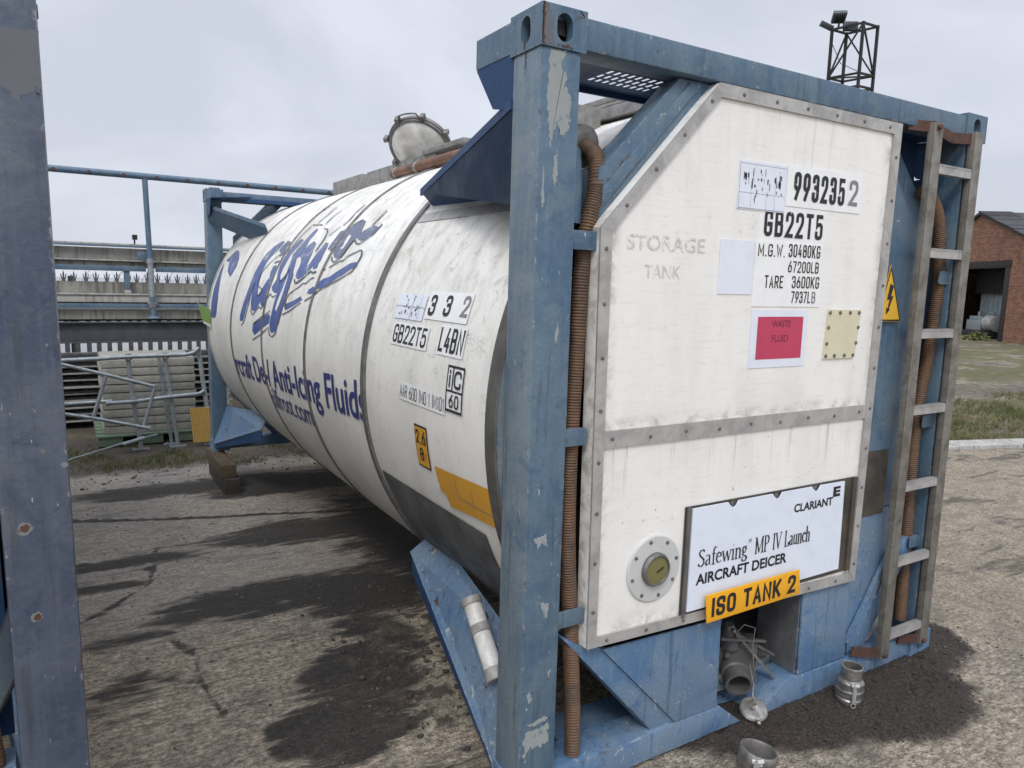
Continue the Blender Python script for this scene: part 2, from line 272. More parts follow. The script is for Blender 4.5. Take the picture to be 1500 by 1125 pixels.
# ------------------------------------------------------------------ mesh helpers
class MB:
    def __init__(s): s.v = []; s.f = []; s.mi = []; s.mats = []; s.sm = []
    def mat(s, m):
        m = M[m] if isinstance(m, str) else m
        if m not in s.mats: s.mats.append(m)
        return s.mats.index(m)
    def add(s, vs, fs, m=0, smooth=False):
        o = len(s.v); s.v += [tuple(v) for v in vs]
        for f in fs: s.f.append(tuple(i + o for i in f)); s.mi.append(m); s.sm.append(smooth)
    def box(s, x0, x1, y0, y1, z0, z1, m=0):
        s.add([(x0, y0, z0), (x1, y0, z0), (x1, y1, z0), (x0, y1, z0), (x0, y0, z1), (x1, y0, z1), (x1, y1, z1), (x0, y1, z1)],
              [(0, 3, 2, 1), (4, 5, 6, 7), (0, 1, 5, 4), (1, 2, 6, 5), (2, 3, 7, 6), (3, 0, 4, 7)], m)
    def prism(s, pts, d, m=0):          # a 3-d polygon pushed along vector d
        n = len(pts); P = [Vector(p) for p in pts]; d = Vector(d)
        s.add(P + [p + d for p in P], [tuple(range(n)), tuple(range(2 * n - 1, n - 1, -1))] + [(i, i + n, (i + 1) % n + n, (i + 1) % n) for i in range(n)], m)
    def beam(s, a, b, w, h, m=0, up=(0, 0, 1)):
        a = Vector(a); b = Vector(b); d = (b - a).normalized(); u = Vector(up)
        if abs(d.dot(u)) > .95: u = Vector((0, 1, 0))
        x = d.cross(u).normalized() * w / 2; y = x.cross(d).normalized() * h / 2
        s.prism([a - x - y, a + x - y, a + x + y, a - x + y], b - a, m)
    def tube(s, path, r, n=12, m=0, cap=True, rad=None):
        P = [Vector(p) for p in path]; rings = []; pu = None
        for i, p in enumerate(P):
            d = (P[min(i + 1, len(P) - 1)] - P[max(i - 1, 0)]).normalized()
            if pu is None:
                u = d.cross(Vector((0, 0, 1)) if abs(d.z) < .9 else Vector((1, 0, 0))).normalized()
            else: u = (pu - d * pu.dot(d)).normalized()
            pu = u; w = d.cross(u); rr = rad[i] if rad else r
            rings.append([p + (u * math.cos(2 * math.pi * k / n) + w * math.sin(2 * math.pi * k / n)) * rr for k in range(n)])
        vs = [v for q in rings for v in q]; fs = []
        for i in range(len(P) - 1):
            for k in range(n): fs.append((i * n + k, i * n + (k + 1) % n, (i + 1) * n + (k + 1) % n, (i + 1) * n + k))
        s.add(vs, fs, m, True)
        if cap: s.add(rings[0], [tuple(range(n - 1, -1, -1))], m); s.add(rings[-1], [tuple(range(n))], m)
    def lathe(s, prof, c, axis=(0, 0, 1), n=32, m=0):   # profile of (r, h) turned about axis through c
        a = Vector(axis).normalized(); u = a.cross(Vector((0, 0, 1)) if abs(a.z) < .9 else Vector((1, 0, 0))).normalized(); w = a.cross(u); c = Vector(c)
        vs = []; fs = []
        for r, h in prof:
            for k in range(n): t = 2 * math.pi * k / n; vs.append(c + a * h + (u * math.cos(t) + w * math.sin(t)) * r)
        for i in range(len(prof) - 1):
            for k in range(n): fs.append((i * n + k, i * n + (k + 1) % n, (i + 1) * n + (k + 1) % n, (i + 1) * n + k))
        s.add(vs, fs, m, True)
        if prof[0][0] > 1e-4: s.add(vs[:n], [tuple(range(n - 1, -1, -1))], m)
        if prof[-1][0] > 1e-4: s.add(vs[-n:], [tuple(range(n))], m)
    def build(s, name, m=None, parent=None, bevel=0, recalc=True, sharp=35):
        me = bpy.data.meshes.new(name); me.from_pydata(s.v, [], s.f)
        for mm in (s.mats or [M[m] if isinstance(m, str) else m]): me.materials.append(mm)
        me.polygons.foreach_set('material_index', s.mi); me.polygons.foreach_set('use_smooth', [True] * len(s.f))
        bm = bmesh.new(); bm.from_mesh(me)
        if recalc: bmesh.ops.recalc_face_normals(bm, faces=bm.faces)
        if bevel:
            es = [e for e in bm.edges if len(e.link_faces) == 2 and e.calc_face_angle(0) > R(30)]
            bmesh.ops.bevel(bm, geom=es, offset=bevel, segments=2, profile=.6, affect='EDGES', clamp_overlap=True)
        bm.to_mesh(me); bm.free(); me.set_sharp_from_angle(angle=R(sharp))
        o = bpy.data.objects.new(name, me); C.objects.link(o)
        if parent: o.parent = parent
        return o
def thing(name, label, cat, loc=(0, 0, 0), group=None):
    o = bpy.data.objects.new(name, None); C.objects.link(o); o.location = loc; o.empty_display_size = .2
    return tag(o, label, cat, group)
def tag(o, label, cat, group=None):
    o['label'] = label; o['category'] = cat
    if group: o['group'] = group
    return o
def part(o, label): o['label'] = label; return o
def place(o, base):            # move a single-mesh thing's origin to its base point
    b = Vector(base); o.data.transform(Matrix.Translation(-b)); o.location = b; return o
def copy_tree(o, parent=None, skip=()):
    c = o.copy(); C.objects.link(c)
    if parent: c.parent = parent
    for ch in list(o.children):
        if ch.name.split('.')[0] in skip: continue
        copy_tree(ch, c, skip)
    return c

# lettering: the built-in font turned into a mesh, fitted to a box
def text_geo(s, bold=0.0, shear=0.0, space=1.0, res=4):
    cu = bpy.data.curves.new('lettering', 'FONT'); cu.body = s; cu.offset = bold; cu.shear = shear; cu.space_character = space; cu.resolution_u = res; cu.size = 1
    ob = bpy.data.objects.new('lettering', cu); C.objects.link(ob); bpy.context.view_layer.update()
    me = bpy.data.meshes.new_from_object(ob.evaluated_get(bpy.context.evaluated_depsgraph_get()))
    v = [(p.co.x, p.co.y) for p in me.vertices]; f = [tuple(p.vertices) for p in me.polygons]
    bpy.data.objects.remove(ob); bpy.data.curves.remove(cu); bpy.data.meshes.remove(me)
    return v, f
def fit(v, x0, x1, y0, y1, fixh=None):
    xs = [p[0] for p in v]; ys = [p[1] for p in v]; a, b, c, d = min(xs), max(xs), min(ys), max(ys)
    if fixh: c, d = fixh
    return [(x0 + (x - a) / (b - a) * (x1 - x0), y0 + (y - c) / (d - c) * (y1 - y0)) for x, y in v]
CAP = (0.0, 0.73)

# narrow plate lettering drawn with one pen: every glyph is a set of strokes in a unit box, corners rounded
DIN = {
 '0': [[(0, .5), (0, 1, .48), (1, 1, .48), (1, 0, .48), (0, 0, .48), (0, .5)]],
 '1': [[(.15, .78), (.62, 1), (.62, 0)]],
 '2': [[(0, .72), (0, 1, .48), (1, 1, .48), (1, .60, .3), (0, 0), (1, 0)]],
 '3': [[(.02, .8), (.02, 1, .42), (.96, 1, .42), (.96, .54, .3), (.4, .54)], [(.44, .54), (1, .54, .36), (1, 0, .46), (0, 0, .46), (0, .24)]],
 '4': [[(.95, .24), (0, .24), (.55, 1)], [(.76, .55), (.76, 0)]],
 '5': [[(.95, 1), (.10, 1), (.04, .52), (.18, .62, .3), (1, .64, .5), (1, 0, .48), (0, 0, .48), (0, .22)]],
 '6': [[(.72, 1), (0, .45, .3), (0, 0, .48), (1, 0, .48), (1, .6, .48), (.06, .6, .45), (.02, .38)]],
 '7': [[(0, 1), (1, 1), (.35, 0)]],
 '8': [[(.5, .54), (.05, .54, .3), (.05, 1, .42), (.95, 1, .42), (.95, .54, .3), (.5, .54)], [(.5, .5399), (0, .54, .36), (0, 0, .46), (1, 0, .46), (1, .54, .36), (.5, .5399)]],
 '9': [[(.28, 0), (1, .55, .3), (1, 1, .48), (0, 1, .48), (0, .4, .48), (.94, .4, .45), (.98, .62)]],
 'A': [[(0, 0), (.5, 1), (1, 0)], [(.2, .3), (.8, .3)]], 'B': [[(0, .53), (0, 1), (.95, 1, .42), (.95, .53, .3), (0, .53)], [(0, .525), (1, .525, .34), (1, 0, .42), (0, 0), (0, .52)]],
 'C': [[(1, .74), (1, 1, .48), (0, 1, .48), (0, 0, .48), (1, 0, .48), (1, .26)]], 'D': [[(0, 0), (0, 1), (1, 1, .5), (1, 0, .5), (0, 0)]],
 'E': [[(1, 1), (0, 1), (0, 0), (1, 0)], [(0.03, .52), (.8, .52)]], 'G': [[(1, .76), (1, 1, .48), (0, 1, .48), (0, 0, .48), (1, 0, .48), (1, .46), (.55, .46)]],
 'I': [[(.5, 0), (.5, 1)]], 'K': [[(0, 0), (0, 1)], [(1, 1), (.06, .36)], [(.34, .54), (1, 0)]], 'L': [[(0, 1), (0, 0), (1, 0)]],
 'M': [[(0, 0), (0, 1), (.5, .25), (1, 1), (1, 0)]], 'N': [[(0, 0), (0, 1), (1, 0), (1, 1)]], 'O': [[(0, .5), (0, 1, .48), (1, 1, .48), (1, 0, .48), (0, 0, .48), (0, .5)]],
 'R': [[(0, 0), (0, 1), (1, 1, .44), (1, .48, .4), (.04, .48)], [(.5, .47), (1, 0)]], 'S': [[(1, .76), (1, 1, .46), (0, 1, .46), (0, .54, .4), (1, .46, .4), (1, 0, .46), (0, 0, .46), (0, .24)]],
 'T': [[(0, 1), (1, 1)], [(.5, .99), (.5, 0)]], 'W': [[(0, 1), (.25, 0), (.5, .8), (.75, 0), (1, 1)]], '.': [[(.35, 0), (.65, 0)]], 'i': [[(.5, 0), (.5, .66)], [(.5, .92), (.5, 1)]], ',': [[(.5, .05), (.35, -.12)]], ' ': [],
}
WID = {'1': .62, 'I': .30, 'i': .30, '.': .32, ',': .32, ' ': .5, 'M': 1.25, 'W': 1.3, 'T': .95, 'L': .85, 'E': .88}
def din(s, x0, x1, z0, z1, pen=.15, gap=.30):
    """strokes of a line of plate lettering as quads in a flat box, each stroke a hair in front of the one before"""
    h = z1 - z0; w = [WID.get(c, 1.0) for c in s]; n = len(s)
    tw = sum(w) + gap * (n - 1); k = (x1 - x0) / tw; t = pen * h * .5; quads = []; x = x0
    for ch, ww in zip(s, w):
        bw = ww * k; order = 0
        for st in DIN[ch]:
            P = []
            m = len(st); pt = lambda q: Vector((x + t + q[0] * max(bw - 2 * t, 1e-4), z0 + t + q[1] * (h - 2 * t)))
            for i, q in enumerate(st):
                if len(q) == 2 or i in (0, m - 1): P.append(pt(q)); continue
                a, b, c = pt(st[i - 1]), pt(q), pt(st[i + 1]); da, dc = (a - b), (c - b); r = min(q[2] * max(bw - 2 * t, 1e-4), da.length * .5 if (i > 1) else da.length, dc.length * .5 if i < m - 2 else dc.length)
                rx = q[2] * max(bw - 2 * t, 1e-4)
                p0 = b + da.normalized() * min(rx, da.length * .5); p1 = b + dc.normalized() * min(rx, dc.length * .5)
                for j in range(6): u = j / 5; P.append(p0 * (1 - u) ** 2 + b * 2 * u * (1 - u) + p1 * u * u)
            Q = [P[0]]
            for p in P[1:]:
                if (p - Q[-1]).length > 1e-6: Q.append(p)
            L_, R_ = [], []
            for i, p in enumerate(Q):
                d0 = (p - Q[i - 1]).normalized() if i else None; d1 = (Q[i + 1] - p).normalized() if i < len(Q) - 1 else None
                if d0 is None: d, sc = d1, 1
                elif d1 is None: d, sc = d0, 1
                else:
                    d = (d0 + d1); d = d.normalized() if d.length > 1e-4 else d1; sc = min(1 / max(.35, abs(d.dot(d1))), 2)
                nn = Vector((-d.y, d.x)) * t * sc; e = d * t * (-1 if i == 0 else 1 if i == len(Q) - 1 else 0) * (.95 if i in (0, len(Q) - 1) else 0)
                L_.append(p + nn + e); R_.append(p - nn + e)
            for i in range(len(Q) - 1): quads.append(((R_[i], R_[i + 1], L_[i + 1], L_[i]), order)); order += 1
        x += bw + gap * k
    return quads
def plane_din(mb, s, x0, x1, z0, z1, m, y, pen=.15, gap=.30, tilt=0):
    k = mb.mat(m)
    for q, o in din(s, x0, x1, z0, z1, pen, gap): mb.add([(p.x, y - .00003 * o, p.y + tilt * (p.x - x0)) for p in q], [(0, 1, 2, 3)], k)

# ------------------------------------------------------------------ the ground: one sheet out to the horizon
def sst(a, b, x):
    t = min(1, max(0, (x - a) / (b - a))); return t * t * (3 - 2 * t)
def ground_base(x, y):
    return -.27 * sst(.5, 5.5, y) * (1 - sst(2.5, 5, x)) - 9.5 * sst(17, 34, y - .55 * max(0, x - 2))
def kerb_d(x, y):                       # distance beyond the kerb line on the right (positive = grass side)
    return (x - 7.35) * .30 + (y - 2.6) * .954
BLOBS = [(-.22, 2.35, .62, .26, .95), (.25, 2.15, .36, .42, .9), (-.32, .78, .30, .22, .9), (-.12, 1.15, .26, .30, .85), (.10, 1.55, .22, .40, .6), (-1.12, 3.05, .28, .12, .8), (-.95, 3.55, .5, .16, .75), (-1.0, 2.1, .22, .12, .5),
         (.35, 3.7, .7, .34, .85), (-.05, 5.62, 1.3, .24, .9), (.6, 5.3, .8, .3, .9), (-1.1, 1.5, .2, .25, .45), (1.2, 3.0, .8, 1.6, .8), (-.1, .2, .5, .3, .4), (-.8, .3, .3, .2, .4)]  # damp stains; ellipses under the tank also paint in its shade
DIRT_R = [(.72, .10), (.95, -.12), (1.26, -.23), (1.51, -.33), (1.73, -.43), (2.06, -.42), (2.24, -.30), (2.30, -.16), (2.62, -.10), (2.75, .10), (2.5, .5), (.8, .5)]
def poly_sd(x, y, P):
    ins = False; d = 1e9; n = len(P)
    for i in range(n):
        (x1, y1), (x2, y2) = P[i], P[(i + 1) % n]
        if (y1 > y) != (y2 > y) and x < (x2 - x1) * (y - y1) / (y2 - y1) + x1: ins = not ins
        t = max(0, min(1, ((x - x1) * (x2 - x1) + (y - y1) * (y2 - y1)) / ((x2 - x1) ** 2 + (y2 - y1) ** 2 + 1e-12)))
        d = min(d, math.hypot(x - x1 - t * (x2 - x1), y - y1 - t * (y2 - y1)))
    return d if ins else -d
CRACK1 = [(-.20, 3.75), (-.72, 3.82), (-.80, 3.3), (-.84, 3.0), (-1.02, 2.75), (-1.25, 2.5)]
CRACK2 = [(-.85, 2.0), (-.78, 1.75), (-.77, 1.43), (-.74, 1.1)]
CRACK3 = [(-1.25, 1.62), (-.95, 1.6), (-.78, 1.45)]
def line_d(x, y, L):
    d = 9
    for (x1, y1), (x2, y2) in zip(L, L[1:]):
        t = max(0, min(1, ((x - x1) * (x2 - x1) + (y - y1) * (y2 - y1)) / ((x2 - x1) ** 2 + (y2 - y1) ** 2)))
        d = min(d, math.hypot(x - x1 - t * (x2 - x1), y - y1 - t * (y2 - y1)))
    return d
def ground_at(x, y, full=False):
    """height, wear and painted-shade masks of the yard at one point"""
    z = ground_base(x, y); p = Vector((x, y, 0))
    near = -3.5 < x < 10 and -3 < y < 9.5
    wx = x + .10 * mnoise.noise(p * 3.1) + .03 * mnoise.noise(p * 11); wy = y + .07 * mnoise.noise(p * 3.3 + Vector((9, 4, 1))) + .025 * mnoise.noise(p * 13 + Vector((3, 1, 2)))
    kd = kerb_d(x, y); stain_shade = dirt = grass = damp = 0.0
    if near:
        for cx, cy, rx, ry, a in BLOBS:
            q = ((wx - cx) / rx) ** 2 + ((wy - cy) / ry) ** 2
            if q < 2.2: stain_shade = max(stain_shade, a * (1 - sst(.15, 2.1, q)))
        if -.6 < y < .8 and 0.4 < x < 3.1: damp = sst(-.16, .10, poly_sd(wx * .6 + x * .4, wy * .6 + y * .4, DIRT_R))
        jt = abs(y + .41 * x - 4.42 - .02 * math.sin(x * 3))
        if x < 3: stain_shade = max(stain_shade, 1 - sst(.012, .07, jt)); z -= .012 * (1 - sst(.0, .035, jt))
        if x < 0.2 and y > 0:
            cd = min(line_d(wx * .4 + x * .6, wy * .4 + y * .6, k) for k in (CRACK1, CRACK2, CRACK3)); cd *= 1.0 + .9 * mnoise.noise(p * 4 + Vector((7, 2, 0))); z -= .010 * (1 - sst(0, .020, cd)); stain_shade = max(stain_shade, .62 * (1 - sst(.004, .034, cd)))
        clod = mnoise.fractal(p * 9, .8, 2.1, 4)
        mud = sst(.05, .5, 1 - max(abs(x - .15) / .42, abs(y - 1.15) / .85))           # broken muddy concrete beside the saddle
        mud = max(mud, .55 * sst(0, .5, 1 - max(abs(x + .6) / .8, abs(y - .6) / .7)))
        z += mud * (.016 * clod + .012 * abs(mnoise.noise(p * 22)))
        dirt = (mud if y > .55 and x > -.35 else mud * .25) * sst(-.15, .6, clod + .3 * mnoise.noise(p * 5))
        z += damp * (.012 + .012 * mnoise.fractal(p * 16, .7, 2, 4) + .010 * abs(mnoise.noise(p * 40)))
        z += .0035 * mnoise.fractal(p * 6, .8, 2, 3)
        back = sst(5.9, 7.0, wy) * (1 - sst(3, 5, x)); dirt = max(dirt, .95 * back); z += back * .018 * mnoise.fractal(p * 5, .8, 2, 4)
        grass = .55 * sst(6.5, 7.3, wy + .4 * mnoise.noise(p * 2)) * sst(-.2, .5, mnoise.noise(p * 1.7 + Vector((5, 5, 0))) + .12) * (1 - sst(3, 5, x))
    else:
        back = sst(5.9, 7.0, y) * (1 - sst(3, 5, x)); dirt = .95 * back; grass = .5 * back
    if x > 4 and kd > 0:
        n = mnoise.fractal(p * .55, .8, 2, 4)
        g1 = sst(.2, .5, kd) * (1 - sst(2.6, 3.9, kd + .8 * n)); g2 = sst(4.4, 6.0, kd + 1.5 * n) * .95; g3 = .35
        grass = max(g1, g2, g3) * sst(-.55, .25, n + .25); dirt = max(dirt, 1 - grass)
        z += .05 * sst(.3, 2.5, kd) + .03 * n * sst(.4, 2, kd)
    tr = 0
    return (z, stain_shade, dirt, grass, damp)
def axis(lo, hi, a, b, step, grow=1.22):
    c = list(np.arange(a, b + 1e-6, step)); s = step; x = b
    while x < hi: s = min(s * grow, 60); x += s; c.append(x)
    s = step; x = a
    while x > lo: s = min(s * grow, 60); x -= s; c.insert(0, x)
    return c
gx = axis(-500, 600, -1.6, 3.2, .022, 1.07); gy = axis(-300, 700, -.8, 4.2, .024, 1.05)
def build_ground():
    nx, ny = len(gx), len(gy); vs = []; at = {k: [] for k in ('stain_shade', 'dirt', 'grass', 'damp')}
    for y in gy:
        for x in gx:
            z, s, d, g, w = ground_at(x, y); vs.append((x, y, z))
            at['stain_shade'].append(s); at['dirt'].append(d); at['grass'].append(g); at['damp'].append(w)
    fs = [(j * nx + i, j * nx + i + 1, (j + 1) * nx + i + 1, (j + 1) * nx + i) for j in range(ny - 1) for i in range(nx - 1)]
    me = bpy.data.meshes.new('ground'); me.from_pydata(vs, [], fs)
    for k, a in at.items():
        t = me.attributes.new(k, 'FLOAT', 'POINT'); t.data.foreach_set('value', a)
    me.polygons.foreach_set('use_smooth', [True] * len(fs))
    b = NB('yard_ground'); v = b.co()
    def attr(n): x = b.n('ShaderNodeAttribute'); x.attribute_name = n; return x.outputs['Fac']
    sx = b.n('ShaderNodeSeparateXYZ'); b.l(v, sx.inputs[0])
    nA = b.noise(v, 1.1, 8, .66); nB = b.noise(v, 7, 9, .74, .5); nC = b.noise(v, 45, 7, .8); nS = b.noise(b.co(1.5, 6.0, 1), 1.8, 9, .72, .5); nW = b.noise(b.co(9, 34, 9), 1.4, 7, .78, .8); agg = b.vor(v, 120); agg2 = b.vor(v, 55)
    speck = b.math('MULTIPLY', b.ramp(nC, .37, .63, .52, 1.42), b.ramp(nW, .41, .59, .60, 1.18))
    c = b.mix(b.ramp(nA, .34, .66), (.55, .462, .345), (.41, .35, .272))
    c = b.mix(b.ramp(nB, .44, .64, 0, .36), c, (.24, .215, .18))
    pe = b.n('ShaderNodeVectorMath', operation='SCALE'); b.l(c, pe.inputs[0]); b.l(speck, pe.inputs['Scale']); c = pe.outputs[0]
    c = b.mix(b.math('MULTIPLY', b.ramp(agg, .0, .42, .75, 0), b.ramp(nB, .36, .6)), c, (.42, .385, .33))
    c = b.mix(b.math('MULTIPLY', b.ramp(agg2, .0, .2, .8, 0), b.ramp(b.noise(v, 16, 5, .7), .50, .58)), c, (.035, .031, .028))
    # damp streaks with torn edges, mostly on the tank side
    c = b.mix(b.math('MULTIPLY', b.ramp(b.math('ADD', nS, b.math('MULTIPLY', b.math('SUBTRACT', nC, .5), .18)), .545, .59, 0, .8), b.math('MULTIPLY', b.ramp(nA, .38, .6, .1, 1), b.ramp(sx.outputs[1], .6, 2.0, .35, 1))), c, (.075, .066, .057))
    bluish = b.math('MULTIPLY', b.ramp(sx.outputs[1], 1.7, 2.6), b.ramp(sx.outputs[0], 1.5, 0))
    c = b.mix(b.math('MULTIPLY', bluish, .38), c, (.33, .325, .325))
    road = b.ramp(sx.outputs[0], 2.5, 3.2)
    rc = b.mix(b.ramp(nB, .38, .62), (.44, .365, .27), (.285, .242, .188))
    pr = b.n('ShaderNodeVectorMath', operation='SCALE'); b.l(rc, pr.inputs[0]); b.l(b.ramp(nC, .37, .63, .5, 1.42), pr.inputs['Scale']); rc = pr.outputs[0]
    rc = b.mix(b.ramp(agg, .05, .42, .65, 0), rc, (.47, .415, .34))
    rs_ = b.noise(b.co(.55, 2.6, 1, loc=(3, 1, 0)), 1.6, 9, .72, .5); rc = b.mix(b.ramp(b.math('ADD', rs_, b.math('MULTIPLY', b.math('SUBTRACT', nC, .5), .2)), .545, .61, 0, .75), rc, (.095, .084, .072))
    c = b.mix(road, c, rc)
    st = b.math('ADD', b.math('ADD', attr('stain_shade'), b.math('MULTIPLY', b.math('SUBTRACT', nS, .5), 2.3)), b.math('MULTIPLY', b.math('SUBTRACT', nC, .5), 1.0)); st = b.ramp(b.math('MULTIPLY', st, b.ramp(attr('stain_shade'), 0, .4)), .25, .66)
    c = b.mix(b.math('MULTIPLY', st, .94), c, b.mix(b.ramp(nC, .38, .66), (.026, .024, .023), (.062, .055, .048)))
    dcol = b.mix(b.ramp(nC, .35, .68), (.15, .122, .095), (.06, .05, .041)); far = b.ramp(sx.outputs[0], 6, 9); dcol = b.mix(far, dcol, b.mix(b.ramp(nB, .4, .62), (.20, .172, .135), (.115, .10, .08))); dcol = b.mix(b.ramp(agg, .0, .35, .5, 0), dcol, (.22, .185, .14))
    c = b.mix(b.ramp(b.math('ADD', attr('dirt'), b.math('MULTIPLY', b.math('SUBTRACT', nB, .5), .8)), .25, .75), c, dcol)
    gcol = b.mix(b.ramp(nB, .38, .62), (.10, .115, .042), (.17, .15, .08)); gcol = b.mix(b.ramp(nA, .50, .64, 0, .7), gcol, (.18, .155, .115)); c = b.mix(b.ramp(b.math('ADD', attr('grass'), b.math('ADD', b.math('MULTIPLY', b.math('SUBTRACT', nB, .5), 1.2), b.math('MULTIPLY', b.math('SUBTRACT', nA, .5), 2.2))), .3, .8), c, gcol)
    w = b.ramp(b.math('ADD', b.math('ADD', attr('damp'), b.math('MULTIPLY', b.math('SUBTRACT', nB, .5), 1.0)), b.math('MULTIPLY', b.math('SUBTRACT', nC, .5), 1.0)), .30, .72)
    c = b.mix(w, c, b.mix(b.ramp(b.noise(v, 80, 6, .75), .38, .62), (.095, .073, .060), (.036, .029, .025)))
    b.bump(b.math('ADD', b.math('ADD', b.math('MULTIPLY', nB, 1.6), b.math('MULTIPLY', nW, .9)), b.math('ADD', nC, b.math('MULTIPLY', agg, .8))), 1.0, .016)
    wet = b.math('MAXIMUM', st, b.math('MULTIPLY', w, .3))
    me.materials.append(b.done(c, b.math('SUBTRACT', .93, b.math('MULTIPLY', wet, .33)), 0, .35))
    o = bpy.data.objects.new('ground', me); C.objects.link(o); o['kind'] = 'structure'
build_ground()

# ------------------------------------------------------------------ the tank container
XC, ZC, RB, L = 1.219, 1.30, 1.24, 6.058
Wd, H = 2.438, 2.591
def on_barrel(y, s, dr=.0035):          # y along the barrel, s = arc length up from its left side
    t = s / RB; return (XC - (RB + dr) * math.cos(t), y, ZC + (RB + dr) * math.sin(t))

def casting(mb, x, y, z, sx, sy, m):    # corner casting with its outer corner at x,y,z; sx,sy,sz point inwards
    a, bq, hh = .162, .178, .118
    sz = -1 if z > 1 else 1
    def face(o, u, v, lu, lv, hole, nrm):
        o = Vector(o); u = Vector(u); v = Vector(v); nrm = Vector(nrm)
        P = lambda p, q, d=0: o + u * p + v * q - nrm * d
        if not hole: mb.add([P(0, 0), P(lu, 0), P(lu, lv), P(0, lv)], [(0, 1, 2, 3)], m); return
        n = 32; cu, cv = lu / 2, lv / 2; hw, hh2 = hole; inner = []; outer = []
        for k in range(n):
            t = 2 * math.pi * k / n; c, s = math.cos(t), math.sin(t)
            r = min(hw, hh2)            # stadium outline
            px = cu + (hw - r) * (1 if c > 1e-6 else -1 if c < -1e-6 else 0) + r * c; py = cv + (hh2 - r) * (1 if s > 1e-6 else -1 if s < -1e-6 else 0) + r * s
            inner.append((px, py)); sc = 1 / max(abs(c) / cu, abs(s) / cv); outer.append((cu + c * sc, cv + s * sc))
        for cx2, cy2 in ((0, 0), (lu, 0), (lu, lv), (0, lv)):
            k = min(range(n), key=lambda i: (outer[i][0] - cx2) ** 2 + (outer[i][1] - cy2) ** 2); outer[k] = (cx2, cy2)
        vs = [P(*q) for q in outer] + [P(*q) for q in inner] + [P(q[0], q[1], .03) for q in inner] + [P(cu, cv, .075)]
        fs = []
        for k in range(n):
            k2 = (k + 1) % n; fs.append((k, k2, n + k2, n + k)); fs.append((n + k, n + k2, 2 * n + k2, 2 * n + k))
        mb.add(vs, fs, m)
        # hollow behind the hole, its shade painted in near-black
        vs = [P(q[0], q[1], .03) for q in inner] + [P(cu + (q[0] - cu) * 1.1, cv + (q[1] - cv) * 1.1, .075) for q in inner]
        mb.add(vs, [(k, (k + 1) % n, n + (k + 1) % n, n + k) for k in range(n)] + [tuple(range(n, 2 * n))], mb.mat('void'))
    X, Y, Z = (sx, 0, 0), (0, sy, 0), (0, 0, sz)
    face((x, y, z), X, Z, a, hh, (.028, .040), (0, -sy, 0))        # end face, upright oval
    face((x, y, z), Y, Z, bq, hh, (.026, .040), (-sx, 0, 0))       # side face
    face((x, y, z), X, Y, a, bq, (.032, .062), (0, 0, -sz))
    face((x + sx * a, y, z), Y, Z, bq, hh, None, X); face((x, y + sy * bq, z), X, Z, a, hh, None, Y); face((x, y, z + sz * hh), X, Y, a, bq, None, Z)

def surf_text(s, y0, y1, s0, s1, m, bold=0, shear=0, slope=0, dr=.004, fixh=None):   # text wrapped on the barrel, y0 > y1 reads left to right
    v, f = text_geo(s, bold, shear); v = fit(v, 0, 1, 0, 1, fixh)
    bm = bmesh.new(); vv = [bm.verts.new((x, y, 0)) for x, y in v]
    for q in f:
        try: bm.faces.new([vv[i] for i in q])
        except ValueError: pass
    for k in range(1, 8):
        g = bm.verts[:] + bm.edges[:] + bm.faces[:]
        bmesh.ops.bisect_plane(bm, geom=g, plane_co=(0, k / 8, 0), plane_no=(0, 1, 0))
    bm.verts.index_update()
    V = []
    for p in bm.verts:
        Y = y0 + (y1 - y0) * p.co.x; V.append(on_barrel(Y, s0 + (s1 - s0) * p.co.y + slope * (y0 - Y), dr))
    F = [tuple(q.index for q in fc.verts) for fc in bm.faces]; bm.free(); return V, F
def surf_din(mb, s, y0, y1, s0, s1, m, dr, pen=.15, gap=.30):
    k = mb.mat(m); ln = y0 - y1
    for q, o in din(s, 0, ln, s0, s1, pen, gap): mb.add([on_barrel(y0 - p.x, p.y, dr + .00004 * o) for p in q], [(0, 1, 2, 3)], k)
def ragged(P, seed, amp=.006, n=5):
    r_ = random.Random(seed); o = []
    for (a, b), (c, d) in zip(P, P[1:] + P[:1]):
        for i in range(n): u = i / n; o.append((a + (c - a) * u + r_.uniform(-amp, amp), b + (d - b) * u + r_.uniform(-amp, amp)))
    return o
def surf_quad(y0, y1, s0, s1, dr, ny=4, ns=8):
    V = [on_barrel(y0 + (y1 - y0) * i / ny, s0 + (s1 - s0) * j / ns, dr) for j in range(ns + 1) for i in range(ny + 1)]
    F = [(j * (ny + 1) + i, j * (ny + 1) + i + 1, (j + 1) * (ny + 1) + i + 1, (j + 1) * (ny + 1) + i) for j in range(ns) for i in range(ny)]
    return V, F
def surf_poly(P, dr, step=.03):         # polygon in (y, s), cut into strips so it follows the curve
    bm = bmesh.new(); bm.faces.new([bm.verts.new((a, b, 0)) for a, b in P]); lo = min(p[1] for p in P); hi = max(p[1] for p in P); k = lo + step
    while k < hi:
        bmesh.ops.bisect_plane(bm, geom=bm.verts[:] + bm.edges[:] + bm.faces[:], plane_co=(0, k, 0), plane_no=(0, 1, 0)); k += step
    bmesh.ops.triangulate(bm, faces=bm.faces); bm.verts.index_update()
    V = [on_barrel(p.co.x, p.co.y, dr) for p in bm.verts]; F = [tuple(q.index for q in fc.verts) for fc in bm.faces]; bm.free(); return V, F
def plane_text(mb, s, x0, x1, z0, z1, m, y, bold=0, shear=0, tilt=0, fixh=None, space=1.0):   # text on the end face, looking at it from -Y
    v, f = text_geo(s, bold, shear, space); v = fit(v, x0, x1, z0, z1, fixh)
    mb.add([(a, y, b + tilt * (a - x0)) for a, b in v], [tuple(q) for q in f], mb.mat(m))
